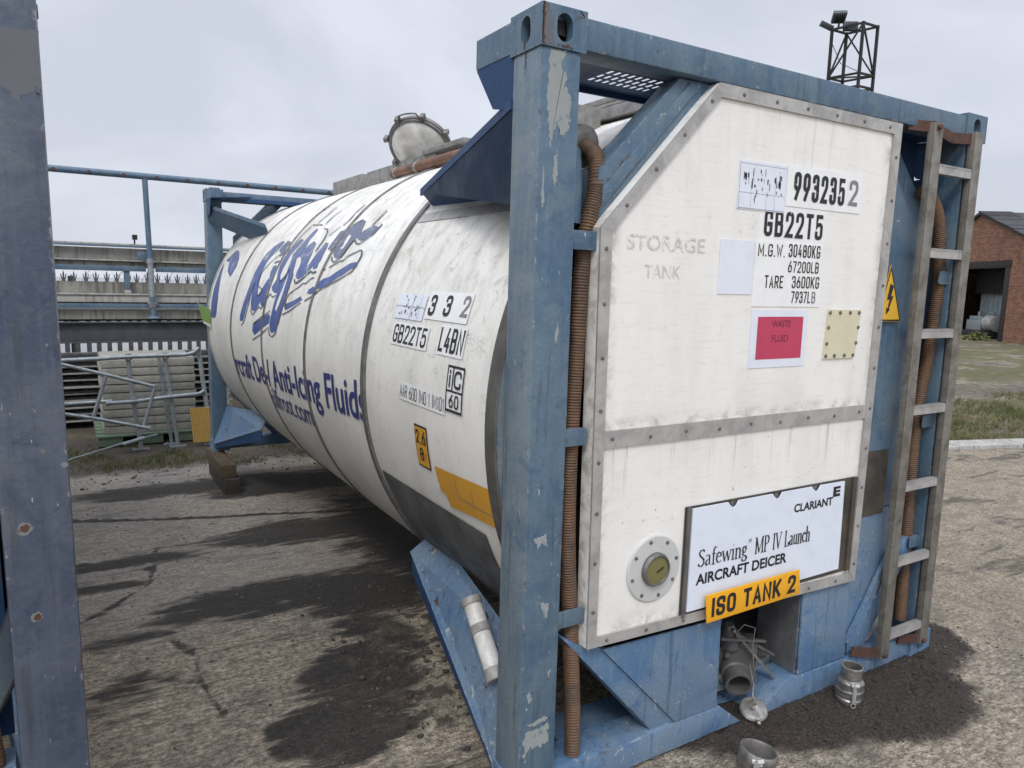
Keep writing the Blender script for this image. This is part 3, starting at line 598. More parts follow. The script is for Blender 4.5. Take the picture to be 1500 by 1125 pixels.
LOGO_BLUE=[[[4.29,0.118],[4.297,0.158],[4.253,0.233],[4.206,0.323],[4.181,0.406],[4.178,0.506],[4.152,0.569],[4.136,0.638],[4.09,0.7],[3.997,0.749],[3.86,0.792],[3.809,0.782],[3.835,0.728],[3.858,0.687],[3.934,0.656],[3.977,0.612],[3.984,0.546],[3.966,0.492],[3.939,0.426],[3.898,0.369],[3.851,0.335],[3.791,0.34],[3.736,0.387],[3.673,0.445],[3.663,0.466],[3.613,0.446],[3.598,0.411],[3.612,0.356],[3.578,0.303],[3.577,0.273],[3.618,0.265],[3.668,0.278],[3.699,0.319],[3.738,0.29],[3.773,0.258],[3.837,0.224],[3.889,0.218],[3.941,0.236],[3.986,0.28],[4.009,0.337],[4.034,0.417],[4.068,0.45],[4.081,0.393],[4.11,0.312],[4.154,0.237],[4.184,0.157],[4.236,0.117]],[[3.594,0.441],[3.658,0.524],[3.659,0.564],[3.625,0.575],[3.587,0.546],[3.571,0.496],[3.558,0.461]],[[3.458,0.408],[3.421,0.439],[3.401,0.47],[3.448,0.518],[3.467,0.568],[3.471,0.626],[3.453,0.694],[3.383,0.754],[3.352,0.789],[3.283,0.778],[3.315,0.732],[3.38,0.669],[3.392,0.611],[3.405,0.546],[3.396,0.498],[3.341,0.461],[3.293,0.457],[3.237,0.486],[3.205,0.516],[3.221,0.567],[3.241,0.609],[3.281,0.667],[3.236,0.692],[3.151,0.683],[3.145,0.643],[3.176,0.623],[3.127,0.567],[3.085,0.51],[3.067,0.449],[3.077,0.391],[3.086,0.31],[3.116,0.228],[3.14,0.166],[3.193,0.11],[3.241,0.099],[3.281,0.113],[3.3,0.156],[3.285,0.219],[3.269,0.309],[3.265,0.376],[3.335,0.371],[3.416,0.385]],[[2.983,0.287],[2.974,0.302],[2.818,0.327],[2.684,0.361],[2.663,0.35],[2.769,0.32],[2.874,0.292],[2.98,0.269]],[[3.809,0.116],[3.671,0.148],[3.373,0.215],[3.36,0.203],[3.367,0.158],[3.542,0.114],[3.779,0.044],[3.812,0.068]],[[3.206,0.645],[3.257,0.691],[3.223,0.729],[3.194,0.781],[3.172,0.842],[3.135,0.876],[3.123,0.854],[3.127,0.812],[3.144,0.766],[3.099,0.7],[3.051,0.689],[3.022,0.723],[2.972,0.753],[2.914,0.732],[2.883,0.676],[2.866,0.646],[2.861,0.611],[2.842,0.571],[2.807,0.56],[2.753,0.576],[2.737,0.61],[2.724,0.643],[2.705,0.672],[2.689,0.7],[2.687,0.736],[2.65,0.729],[2.617,0.687],[2.616,0.653],[2.602,0.608],[2.617,0.587],[2.602,0.554],[2.629,0.55],[2.676,0.576],[2.711,0.56],[2.767,0.527],[2.828,0.494],[2.891,0.48],[2.937,0.49],[2.958,0.521],[2.952,0.566],[2.971,0.6],[3.042,0.637],[3.133,0.65]],[[2.435,0.424],[2.436,0.439],[2.388,0.464],[2.333,0.482],[2.232,0.496],[2.155,0.525],[2.057,0.554],[1.984,0.578],[1.917,0.585],[1.915,0.568],[1.973,0.55],[2.063,0.516],[2.164,0.487],[2.268,0.452],[2.364,0.43]],[[2.554,0.391],[2.543,0.411],[2.482,0.43],[2.459,0.423],[2.487,0.398],[2.512,0.39]]]
LOGO_GREY=[[[3.75,0.701],[3.749,0.738],[3.686,0.786],[3.586,0.769],[3.628,0.73],[3.605,0.682],[3.682,0.687]],[[3.684,0.656],[3.642,0.675],[3.586,0.685],[3.599,0.666],[3.649,0.651]],[[3.693,0.591],[3.647,0.609],[3.573,0.612],[3.65,0.596]],[[2.535,0.685],[2.531,0.719],[2.521,0.765],[2.519,0.814],[2.491,0.818],[2.462,0.798],[2.462,0.757],[2.457,0.711],[2.49,0.695],[2.5,0.673]],[[2.315,0.626],[2.368,0.648],[2.393,0.681],[2.414,0.721],[2.425,0.761],[2.406,0.807],[2.37,0.842],[2.328,0.864],[2.272,0.884],[2.23,0.872],[2.201,0.837],[2.167,0.795],[2.149,0.76],[2.181,0.74],[2.192,0.713],[2.196,0.681],[2.218,0.65],[2.239,0.627],[2.284,0.619]],[[2.087,0.741],[2.113,0.77],[2.08,0.795],[2.028,0.809],[1.987,0.821],[1.92,0.808],[1.933,0.788],[1.957,0.757],[2.0,0.738],[2.04,0.731]]]
LOGO_WHITE=[[[3.163,0.516],[3.136,0.474],[3.125,0.371],[3.151,0.289],[3.193,0.244],[3.226,0.26],[3.214,0.317],[3.176,0.395],[3.162,0.467]],[[2.317,0.687],[2.282,0.674],[2.258,0.686],[2.254,0.726],[2.262,0.768],[2.315,0.779],[2.316,0.759],[2.313,0.728],[2.293,0.695]]]
LOGO_LINE=[[[4.243,0.081],[4.149,0.116],[4.115,0.153],[4.067,0.27],[4.059,0.365],[4.056,0.431]],[[3.969,0.232],[3.909,0.193],[3.859,0.188],[3.754,0.235],[3.708,0.257],[3.658,0.243],[3.596,0.256],[3.556,0.304],[3.454,0.361],[3.407,0.343],[3.362,0.338],[3.301,0.353]],[[3.322,0.11],[3.301,0.08],[3.222,0.069],[3.14,0.099],[3.078,0.188],[3.029,0.325],[3.02,0.412],[3.045,0.514]],[[2.969,0.476],[2.906,0.445],[2.859,0.459],[2.756,0.491],[2.679,0.522],[2.663,0.532],[2.617,0.52],[2.558,0.532]],[[2.987,0.278],[3.007,0.325],[2.989,0.354],[2.957,0.376],[2.794,0.423],[2.732,0.449],[2.663,0.45],[2.604,0.481],[2.54,0.49]],[[3.021,0.231],[2.854,0.266],[2.652,0.328]],[[2.582,0.339],[2.476,0.368],[2.378,0.399]],[[3.826,-0.001],[3.558,0.061],[3.328,0.129]],[[3.811,0.123],[3.55,0.192],[3.352,0.241]],[[3.861,0.331],[3.788,0.338],[3.728,0.381],[3.958,0.418],[3.96,0.515],[3.807,0.607],[3.704,0.652]],[[3.349,0.461],[3.286,0.451],[3.22,0.482],[3.187,0.547]],[[2.383,0.627],[2.339,0.598],[2.291,0.59],[2.255,0.6],[2.207,0.624],[2.188,0.676],[2.163,0.728],[2.133,0.73],[2.084,0.707],[2.02,0.702],[1.965,0.731],[1.901,0.759],[1.869,0.827]],[[2.438,0.534],[2.386,0.547]],[[2.337,0.554],[2.273,0.572],[2.191,0.594],[2.143,0.598],[2.09,0.628],[1.982,0.651],[1.933,0.659],[1.903,0.651],[1.878,0.62],[1.884,0.568],[1.913,0.531],[2.035,0.493],[2.252,0.438],[2.42,0.395]],[[2.956,0.465],[2.901,0.444],[2.832,0.456],[2.75,0.49],[2.672,0.533],[2.616,0.517],[2.549,0.528]],[[2.383,0.849],[2.34,0.871],[2.263,0.887]],[[2.579,0.861],[2.546,0.905],[2.556,0.982],[2.542,1.044]],[[3.02,0.905],[3.013,0.979],[2.962,1.03]],[[2.782,0.668],[2.77,0.764],[2.809,0.823],[2.879,0.853],[2.956,0.858]],[[3.498,0.67],[3.434,0.763],[3.386,0.861],[3.344,0.919],[3.083,0.902]],[[2.019,0.825],[2.0,0.864],[1.98,0.934]],[[2.714,0.786],[2.675,0.816],[2.616,0.857]],[[3.251,0.928],[3.21,1.005],[3.203,1.091]],[[3.555,0.959],[3.556,1.056],[3.473,1.144]]]
SWOOSH = [(5.596,.071),(5.441,.074),(5.377,.114),(5.387,.24),(5.461,.358),(5.579,.493),(5.689,.606),(5.70,.512),(5.69,.354),(5.68,.211),(5.645,.11)]
BLOB = [(5.66,.632),(5.569,.68),(5.469,.745),(5.332,.735),(5.112,.652),(5.029,.571),(5.086,.504),(5.115,.468),(5.313,.514),(5.468,.619)]
AIR = (-.375, -.172, .052)
# skeleton serif capitals and small letters for the sign (thick and thin strokes), one unit = cap height
GL = {
 'S': (.52, [[(.45, .86), (.36, .97), (.2, .96), (.09, .82), (.14, .66), (.3, .52), (.44, .38), (.44, .16), (.3, .03), (.12, .06), (.05, .18)]]),
 'a': (.46, [[(.07, .52), (.18, .62), (.32, .56), (.34, .40), (.34, .08), (.42, .03)], [(.34, .38), (.14, .30), (.06, .14), (.16, .02), (.34, .12)]]),
 'f': (.34, [[(.38, .95), (.26, .98), (.17, .84), (.17, .0)], [(.04, .62), (.32, .62)], [(.06, .0), (.30, .0)]]),
 'e': (.46, [[(.08, .36), (.40, .38), (.36, .56), (.22, .63), (.09, .50), (.06, .28), (.14, .06), (.28, .02), (.42, .12)]]),
 'w': (.72, [[(.06, .61), (.22, .02)], [(.22, .02), (.37, .58)], [(.37, .58), (.52, .02)], [(.52, .02), (.67, .61)], [(.0, .61), (.14, .61)], [(.60, .61), (.74, .61)]]),
 'i': (.26, [[(.13, .61), (.13, .0)], [(.04, .60), (.13, .61)], [(.03, .0), (.23, .0)], [(.12, .84), (.14, .88)]]),
 'n': (.54, [[(.12, .61), (.12, .0)], [(.12, .45), (.24, .60), (.36, .60), (.41, .46), (.41, .0)], [(.03, .61), (.12, .61)], [(.03, .0), (.21, .0)], [(.32, .0), (.51, .0)]]),
 'g': (.46, [[(.40, .62), (.28, .60), (.14, .60), (.07, .44), (.14, .27), (.28, .27), (.35, .44), (.28, .60)], [(.14, .27), (.08, .14), (.32, .05), (.42, -.08), (.32, -.24), (.12, -.24), (.04, -.12), (.14, .04)]]),
 'M': (.90, [[(.12, .96), (.12, .0)], [(.12, .96), (.43, .05)], [(.43, .05), (.74, .96)], [(.76, .96), (.76, .0)], [(.02, .96), (.14, .96)], [(.74, .96), (.87, .96)], [(.02, .0), (.22, .0)], [(.64, .0), (.88, .0)]]),
 'P': (.58, [[(.14, .96), (.14, .0)], [(.14, .96), (.38, .94), (.50, .76), (.44, .54), (.30, .46), (.14, .46)], [(.03, .96), (.16, .96)], [(.03, .0), (.26, .0)]]),
 'I': (.34, [[(.17, .96), (.17, .0)], [(.05, .96), (.29, .96)], [(.05, .0), (.29, .0)]]),
 'V': (.72, [[(.08, .96), (.37, .02)], [(.37, .02), (.64, .96)], [(.0, .96), (.2, .96)], [(.54, .96), (.74, .96)]]),
 'L': (.56, [[(.14, .96), (.14, .0)], [(.03, .96), (.26, .96)], [(.03, .0), (.48, .0), (.52, .24)]]),
 'u': (.54, [[(.12, .61), (.12, .16), (.20, .03), (.32, .05), (.41, .18)], [(.41, .61), (.41, .02), (.50, .02)], [(.03, .61), (.12, .61)], [(.32, .61), (.41, .61)]]),
 'c': (.44, [[(.39, .50), (.30, .62), (.16, .58), (.07, .42), (.07, .22), (.16, .05), (.28, .01), (.41, .12)]]),
 'h': (.54, [[(.12, .98), (.12, .0)], [(.12, .45), (.24, .60), (.36, .60), (.41, .46), (.41, .0)], [(.03, .98), (.12, .98)], [(.03, .0), (.21, .0)], [(.32, .0), (.51, .0)]]),
}
def serif_text(mb, s, x0, x1, z0, h, y):
    tot = sum(GL[c][0] for c in s); k = (x1 - x0) / tot; x = x0; m = mb.mat('ink_solid'); q = 0
    for ch in s:
        w, strokes = GL[ch]
        for st in strokes:
            pts = [(x + a * k, z0 + b * h) for a, b in st]; q += 1
            for (a, b), (c, d) in zip(pts, pts[1:]):
                dx, dz = c - a, d - b; n = math.hypot(dx, dz) or 1e-9; th = h * (.050 if abs(dz) > .6 * n and not (dz > 0 and dx > .15 * n) else .024); ux, uz = dx / n * th * .4, dz / n * th * .4; px, pz = -dz / n * th, dx / n * th
                q += 1; yy = y - .00002 * q
                mb.add([(a - ux - px, yy, b - uz - pz), (c + ux - px, yy, d + uz - pz), (c + ux + px, yy, d + uz + pz), (a - ux + px, yy, b - uz + pz)], [(0, 1, 2, 3)], m)
        x += w * k


def build_container():
    t = thing('tank_container', 'white tank container in a worn blue steel frame with steel ladder, lettered ISO TANK 2', 'tank container', group=None)
    P = t
    # ---- frame: corner posts and castings
    for x, y in ((0, 0), (Wd, 0), (0, L), (Wd, L)):
        sx = 1 if x == 0 else -1; sy = 1 if y == 0 else -1
        mb = MB(); x0, x1 = sorted((x + sx * .004, x + sx * .148)); y0, y1 = sorted((y + sy * .006, y + sy * .166))
        mb.mat('blue'); mb.mat('blue_pale')
        mb.box(x0, x1, y0, y1, .116, 2.476, 0)
        # paler outer flank of the post
        o = mb.build('corner_post', None, P, bevel=.012)
        if x == 0 and y == 0:       # bare primer where the paint has flaked off the front post
            for q, (pp, am) in enumerate([([(.035, 2.468), (.092, 2.468), (.074, 2.425), (.100, 2.400), (.088, 2.375), (.112, 2.340), (.116, 2.275), (.098, 2.225), (.078, 2.235), (.066, 2.270), (.052, 2.215), (.046, 2.190), (.038, 2.240), (.030, 2.330)], .006), ([(.062, 2.165), (.074, 2.185), (.076, 2.120), (.066, 2.075), (.058, 2.110)], .004), ([(.018, 2.12), (.028, 2.14), (.030, 2.03), (.020, 2.0)], .005), ([(.035, .975), (.080, .985), (.086, .945), (.060, .955), (.050, .935)], .005),
                    ([(.066, .755), (.100, .742), (.094, .690), (.084, .700)], .005), ([(.020, .30), (.115, .315), (.120, .255), (.090, .235), (.045, .245), (.03, .20), (.02, .22)], .009), ([(.105, .50), (.118, .51), (.112, .47)], .003), ([(.085, 1.62), (.096, 1.66), (.102, 1.64), (.092, 1.60)], .003), ([(.03, .33), (.10, .345), (.12, .33), (.06, .32)], .004), ([(.025, .44), (.036, .45), (.05, .42), (.034, .405)], .004)]):
                mb = MB(); pl = ragged(pp, q, am * .8, 9); mb.add([(a, .0056, b) for a, b in pl], [tuple(range(len(pl)))], mb.mat('primer')); mb.build('bare_patch', None, o)
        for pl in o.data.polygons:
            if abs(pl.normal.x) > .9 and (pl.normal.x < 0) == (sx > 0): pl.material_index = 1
        for z in (0.0, H):
            mb = MB(); k = mb.mat('blue' if z else 'blue_low'); casting(mb, x, y, z, sx, sy, k); co_ = mb.build('corner_casting', None, P, bevel=0)
            if x == 0 and y == 0 and z:
                for q, (pp, m_) in enumerate([([(.004, 2.475), (.046, 2.478), (.034, 2.51), (.040, 2.55), (.020, 2.588), (.004, 2.588)], 'greycoat'), ([(.0035, 2.476), (.012, 2.476), (.009, 2.52), (.013, 2.56), (.007, 2.589), (.0035, 2.589)], 'rust'), ([(.055, 2.480), (.11, 2.478), (.09, 2.487)], 'rust'), ([(.118, 2.56), (.150, 2.575), (.135, 2.586)], 'greycoat')]):
                    mb = MB(); pl = ragged(pp, q + 40, .0035, 9); mb.add([(a, -.0007 - .0004 * q, b_) for a, b_ in pl], [tuple(range(len(pl)))], mb.mat(m_)); mb.build('worn_patch', None, co_)
                mb = MB(); pl = ragged([(.085, 2.505), (.098, 2.505), (.094, 2.47), (.092, 2.40), (.088, 2.44)], 77, .003, 8); mb.add([(-.0007 if b_ > 2.475 else .0025, a, b_) for a, b_ in pl], [tuple(range(len(pl)))], mb.mat('rust')); mb.build('rust_run', None, co_)
    # ---- end frames
    for e in (0, 1):
        Y = lambda a: a if e == 0 else L - a
        def box(mb, x0, x1, a, b, z0, z1, m=0): mb.box(x0, x1, *sorted((Y(a), Y(b))), z0, z1, m)
        mb = MB(); mb.mat('blue'); box(mb, .158, Wd - .158, .006, .118, 2.484, 2.578); mb.build('top_rail', None, P, bevel=.008)
        # underside plate of the corner with a perforated foothold over the walkway
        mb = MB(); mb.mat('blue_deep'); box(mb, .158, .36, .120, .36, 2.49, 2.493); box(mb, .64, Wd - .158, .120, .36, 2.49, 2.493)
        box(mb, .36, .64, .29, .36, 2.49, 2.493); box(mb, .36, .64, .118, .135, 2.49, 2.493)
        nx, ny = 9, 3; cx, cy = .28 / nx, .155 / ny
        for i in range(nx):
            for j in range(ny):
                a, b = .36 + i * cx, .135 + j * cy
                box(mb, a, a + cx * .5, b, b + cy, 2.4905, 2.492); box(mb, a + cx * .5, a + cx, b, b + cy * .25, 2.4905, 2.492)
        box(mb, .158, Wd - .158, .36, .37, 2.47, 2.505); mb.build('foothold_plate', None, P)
        for side in (0, 1):
            X = lambda a: a if side == 0 else Wd - a
            pt = lambda a, b, c: (X(a), Y(b), c)
            # short top corner rail reaching back from the casting, with the sloping plate under it
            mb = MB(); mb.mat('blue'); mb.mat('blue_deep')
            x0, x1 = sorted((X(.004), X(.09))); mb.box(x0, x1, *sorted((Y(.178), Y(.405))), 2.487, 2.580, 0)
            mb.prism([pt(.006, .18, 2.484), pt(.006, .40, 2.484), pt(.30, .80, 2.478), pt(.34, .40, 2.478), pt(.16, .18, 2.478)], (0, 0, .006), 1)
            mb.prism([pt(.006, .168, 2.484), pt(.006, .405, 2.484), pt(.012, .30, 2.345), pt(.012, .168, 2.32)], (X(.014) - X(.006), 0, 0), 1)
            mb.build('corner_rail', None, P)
            # upper saddle plate from post to barrel
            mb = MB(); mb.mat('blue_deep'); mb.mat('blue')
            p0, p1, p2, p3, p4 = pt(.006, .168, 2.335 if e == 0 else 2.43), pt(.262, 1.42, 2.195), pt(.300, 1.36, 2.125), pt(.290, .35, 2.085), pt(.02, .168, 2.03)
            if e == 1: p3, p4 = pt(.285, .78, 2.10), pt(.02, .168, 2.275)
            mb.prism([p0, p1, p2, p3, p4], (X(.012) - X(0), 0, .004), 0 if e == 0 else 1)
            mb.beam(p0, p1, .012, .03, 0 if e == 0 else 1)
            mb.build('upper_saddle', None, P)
            # lower saddle: sloping plate from the foot of the post to the barrel, web under its outer edge
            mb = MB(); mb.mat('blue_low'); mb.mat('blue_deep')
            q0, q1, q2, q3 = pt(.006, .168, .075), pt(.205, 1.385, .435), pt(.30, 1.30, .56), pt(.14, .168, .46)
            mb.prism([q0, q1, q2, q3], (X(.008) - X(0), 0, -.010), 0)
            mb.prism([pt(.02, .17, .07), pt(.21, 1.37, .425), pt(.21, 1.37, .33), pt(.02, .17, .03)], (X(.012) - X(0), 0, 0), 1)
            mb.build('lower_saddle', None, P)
            # diagonal braces of the end frame beside the cover panel
            mb = MB(); mb.mat('blue')
            if side == 0: q = [(.262, 1.99), (.735, 2.482), (.585, 2.482), (.262, 2.150)]
            else: q = [(.15, 1.88), (.15, 2.08), (.55, 2.482), (.69, 2.482)]
            d0 = .045 if side == 0 else .11; mb.prism([pt(a, d0, b) for a, b in q], (0, Y(d0 + .09) - Y(d0), 0), 0)
            if side == 0: mb.prism([pt(a, .036, b) for a, b in [(.275, 2.035), (.680, 2.470), (.625, 2.470), (.275, 2.095)]], (0, Y(.05) - Y(.036), 0), 0)
            mb.build('upper_brace', None, P, bevel=.01)
            mb = MB(); mb.mat('blue_low'); mb.mat('blue_deep')
            if side == 0: q = [(.17, .60), (.262, .545), (.385, .500), (.755, .112), (.615, .112)]
            else: q = [(.15, .62), (.26, .62), (.64, .114), (.52, .114)]
            mb.prism([pt(a, .0335, b) for a, b in q], (0, Y(.13) - Y(.0335), 0), 0); mb.build('lower_brace', None, P, bevel=.006)
        # bottom rail; the near one has a V-shaped gap for the outlet
        mb = MB(); mb.mat('blue_low')
        if e == 0:
            mb.prism([(.162, .012, .012), (1.085, .012, .022), (.965, .012, .118), (.162, .012, .118)], (0, .14, 0))
            mb.prism([(1.19, .012, .012), (Wd - .164, .012, .008), (Wd - .164, .012, .112), (1.36, .012, .122)], (0, .14, 0))
            mb.box(1.00, 1.40, .152, .56, .006, .016); mb.box(.30, .965, .152, .34, .070, .080); mb.box(1.36, 2.27, .152, .34, .070, .080)
            mb.prism([(1.19, .152, .012), (1.36, .152, .118), (1.30, .42, .118), (1.10, .42, .014)], (.01, 0, .004))
        else: mb.box(.162, Wd - .162, L - .152, L - .012, .012, .118)
        mb.build('bottom_rail', None, P, bevel=.008)
    # ---- blue closing plates round the outlet, and their inner walls
    mb = MB(); mb.mat('blue_low'); mb.mat('walk')
    mb.prism([(.350, .022, .512), (.942, .022, .496), (.950, .022, .121), (.726, .022, .121)], (0, .010, 0), 0)
    mb.prism([(1.437, .022, .492), (1.752, .022, .502), (1.775, .022, .125), (1.445, .022, .125)], (0, .010, 0), 0)
    mb.box(1.437, 1.447, .034, .25, .123, .52, mb.mat('patch')); mb.box(.932, .942, .034, .55, .123, .52, 0); mb.box(.942, 1.437, .45, .46, .02, .30, 0)
    mb.build('outlet_surround', None, P, bevel=.003)
    # ---- right-hand plate between cover panel and post
    mb = MB(); mb.mat('blue'); mb.mat('darkplate'); mb.mat('blue_low')
    mb.prism([(1.79, .050, .80), (2.10, .050, .80), (2.10, .050, 2.0), (1.79, .050, 2.36)], (0, .010, 0), 0)
    mb.prism([(1.777, .046, .125), (2.10, .046, .60), (2.10, .046, .795), (1.757, .046, .795)], (0, .010, 0), 2)
    mb.box(1.80, 1.99, .040, .0485, .775, 1.075, 1)
    mb.prism([(1.79, .02, .135), (2.095, .02, .585), (2.09, .02, .64), (1.78, .02, .19)], (0, .02, 0), 2)
    mb.prism([(2.10, .06, .55), (2.10, .06, 2.0), (2.10, .40, 2.0), (2.10, .40, .55)], (.008, 0, 0), 0)
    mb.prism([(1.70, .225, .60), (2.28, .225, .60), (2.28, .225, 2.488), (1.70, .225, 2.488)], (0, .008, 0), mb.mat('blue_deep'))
    mb.build('side_plate', None, P)
    mb = MB(); k0 = mb.mat('warn'); k1 = mb.mat('ink_solid')
    tri = [(1.785, 1.660), (1.965, 1.660), (1.858, 1.905)]
    mb.prism([(a, .032, b) for a, b in tri], (0, .004, 0), k0)
    cxx, czz = 1.87, 1.735
    for i in range(3):
        a, b = tri[i], tri[(i + 1) % 3]; sh = lambda p, f: (cxx + (p[0] - cxx) * f, czz + (p[1] - czz) * f)
        qs = [sh(a, .97), sh(b, .97), sh(b, .88), sh(a, .88)]; mb.add([(p, .0305, q) for p, q in qs], [(0, 1, 2, 3)], k1)
    bolt = [(1.862, 1.825), (1.888, 1.815), (1.874, 1.770), (1.892, 1.774), (1.866, 1.715), (1.878, 1.718), (1.850, 1.690), (1.848, 1.722), (1.858, 1.718), (1.868, 1.758), (1.848, 1.753)]
    mb.add([(a, .0302, b) for a, b in bolt], [tuple(range(len(bolt)))], k1)
    part(mb.build('warning_sign', None, P), 'yellow triangular high voltage sign')
    # ---- barrel
    mb = MB(); mb.mat('barrel'); n = 160; ys = [.168, .205] + [.24 + (5.80 - .24) * i / 24 for i in range(1, 25)] + [5.84]
    vs = []; fs = []
    for i, y in enumerate(ys):
        for k in range(n):
            a = 2 * math.pi * k / n; vs.append((XC + RB * math.cos(a), y, ZC + RB * math.sin(a)))
    for i in range(len(ys) - 1):
        for k in range(n): fs.append((i * n + k, i * n + (k + 1) % n, (i + 1) * n + (k + 1) % n, (i + 1) * n + k))
    mb.add(vs, fs, 0, True)
    kb = mb.mat('blue_pale'); kd = mb.mat('patch')
    for y, d in ((.170, 1), (5.838, -1)):
        rr = lambda r, yy: [(XC + r * math.cos(2 * math.pi * k / n), yy, ZC + r * math.sin(2 * math.pi * k / n)) for k in range(n)]
        mb.add(rr(RB * .998, y) + rr(1.17, y), [(k, (k + 1) % n, n + (k + 1) % n, n + k) for k in range(n)], kb)
        mb.add(rr(1.17, y) + rr(1.165, y + d * .40) + rr(.7, y + d * .30) + rr(.02, y + d * .22), [(q * n + k, q * n + (k + 1) % n, (q + 1) * n + (k + 1) % n, (q + 1) * n + k) for q in range(3) for k in range(n)], kd, True)
    barrel = mb.build('barrel', None, P)
    def ring(y, w, h, m, name='band', wob=0):
        mb = MB(); mb.mat(m); vs = []; fs = []; prof = [(-w / 2, .0005), (-w / 2 + .003, h), (w / 2 - .003, h), (w / 2, .0005)]
        for k in range(n):
            a = 2 * math.pi * k / n
            for dy, dr in prof: vs.append((XC + (RB + dr) * math.cos(a), y + dy + wob * math.sin(a * 3), ZC + (RB + dr) * math.sin(a)))
        for k in range(n):
            for j in range(3): fs.append((k * 4 + j, k * 4 + j + 1, ((k + 1) % n) * 4 + j + 1, ((k + 1) % n) * 4 + j))
        mb.add(vs, fs, 0, True); return mb.build(name, None, barrel, sharp=25)
    ring(1.425, .050, .012, 'band'); ring(2.43, .030, .009, 'band'); ring(3.53, .026, .008, 'band'); ring(4.66, .030, .009, 'band')
    ring(.202, .072, .007, 'endband', 'end_trim'); ring(5.82, .07, .007, 'alu', 'end_trim')
    # grey replacement sheet low on the near end, strip below the upper saddle
    mb = MB(); mb.mat('patch'); v, f = surf_quad(1.372, .345, -1.5, -.43, .0035, 4, 30); mb.add(v, f, 0, True); mb.build('repair_sheet', None, barrel)
    mb = MB(); mb.mat('alu'); v, f = surf_quad(1.39, .26, .805, .862, .0035, 4, 4); mb.add(v, f, 0, True); mb.build('edge_strip', None, barrel)
    # markings
    mb = MB(); mb.mat('navyink')
    v, f = surf_text('ircraft De-/ Anti-Icing Fluids', 4.70, 1.405, AIR[0] + .052 * .23, AIR[1] + .052 * .23, 0, .016, slope=AIR[2], fixh=CAP); mb.add(v, f, 0)
    mb.build('lettering', None, barrel)
    mb = MB(); mb.mat('navyink'); v, f = surf_text('kilfrost.com', 3.56, 2.47, -.475, -.315, 0, .004, slope=.042); mb.add(v, f, 0); mb.build('lettering', None, barrel)
    mb = MB(); kk = [mb.mat(m) for m in ('logo', 'fade', 'barrel', 'outline')]; q_ = 0
    for k, polys in enumerate((LOGO_BLUE, LOGO_GREY, LOGO_WHITE)):
        for pl in polys:
            q_ += 1
            if k < 2:
                ar = sum(a[0] * b_[1] - b_[0] * a[1] for a, b_ in zip(pl, pl[1:] + pl[:1])); fat = []
                for i, p in enumerate(pl):
                    (a0, a1), (c0, c1) = pl[i - 1], pl[(i + 1) % len(pl)]; dx, dy = (c0 - a0), (c1 - a1) * 4; nn_ = math.hypot(dx, dy) or 1; sg_ = 1 if ar > 0 else -1
                    fat.append((p[0] + sg_ * dy / nn_ * .026, p[1] - sg_ * dx / nn_ * .0055))
                pl = fat
            v, f = surf_poly(pl, .0012 + q_ * .00012); mb.add(v, f, kk[k], True)
    for q, Ln in enumerate(LOGO_LINE):
        Lp = [np.array(p) for p in Ln]; vs = []; dr = .0042 + q * .00008; D = []
        for p, z in zip(Lp, Lp[1:]):
            for j in range(4): D.append(p + (z - p) * j / 4)
        D.append(Lp[-1])
        for i, p in enumerate(D):
            d = D[min(i + 1, len(D) - 1)] - D[max(i - 1, 0)]; nn = np.array([-d[1], d[0]]) / (np.hypot(*d) + 1e-9); w = np.array([.011, .0040]) * (1 if i % 7 else .7)
            vs += [on_barrel(*(p + nn * w), dr), on_barrel(*(p - nn * w), dr)]
        mb.add(vs, [(2 * i, 2 * i + 1, 2 * i + 3, 2 * i + 2) for i in range(len(D) - 1)], kk[3])
    mb.build('script_logo', None, barrel, recalc=False)
    mb = MB(); mb.mat('logo')
    for q in (SWOOSH, BLOB): v, f = surf_poly(q, .004); mb.add(v, f, 0)
    mb.build('swoosh_mark', None, barrel)
    def stick(rect, name='number_sticker', base='sticker', texts=(), dr=.0035):
        mb = MB(); k = mb.mat(base); y0, y1, s0, s1 = rect; v, f = surf_quad(y0, y1, s0, s1, dr, 2, 5); mb.add(v, f, k)
        for (s, a, b, c, d, m, pen, *gp) in texts: surf_din(mb, s, a, b, c, d, m, dr + .0012, pen, *gp)
        return mb.build(name, None, barrel)
    rs = random.Random(9); mb = MB(); k = mb.mat('bluewhite'); v, f = surf_quad(1.15, .86, .322, .432, .0035, 2, 5); mb.add(v, f, k)
    for i in range(22):
        a, c = rs.uniform(.93, 1.13), rs.uniform(.335, .420); v, f = surf_quad(a, a - rs.uniform(.004, .014), c, c + rs.uniform(.003, .012), .0047 + i * .00005, 1, 1); mb.add(v, f, mb.mat('ink_grey' if i % 3 else 'ink'))
    for rc in ((1.15, .86, .376, .378), (.985, .982, .325, .43), (.91, .908, .325, .43)): v, f = surf_quad(*rc, .0062, 2, 3); mb.add(v, f, mb.mat('ink_grey'))
    part(mb.build('number_sticker', None, barrel), 'torn sticker with its characters scraped off')
    stick((.845, .475, .335, .452), texts=(('3', .820, .762, .350, .436, 'ink', .17), ('3', .685, .628, .354, .438, 'ink', .17), ('2', .540, .486, .358, .440, 'ink_grey', .17)))
    stick((1.128, .762, .208, .306), texts=(('GB22T5', 1.112, .776, .218, .297, 'ink', .135, .22),))
    stick((.670, .450, .208, .324), texts=(('L4BN', .658, .460, .220, .313, 'ink', .14, .20),))
    stick((.985, .548, -.012, .062), texts=(('AAR 600 IMO 1 IM101', .977, .554, .000, .052, 'ink', .075, .24),))
    mb = MB(); k = mb.mat('sticker'); ki = mb.mat('ink_solid'); v, f = surf_quad(.545, .410, .012, .178, .0035, 2, 6); mb.add(v, f, k)
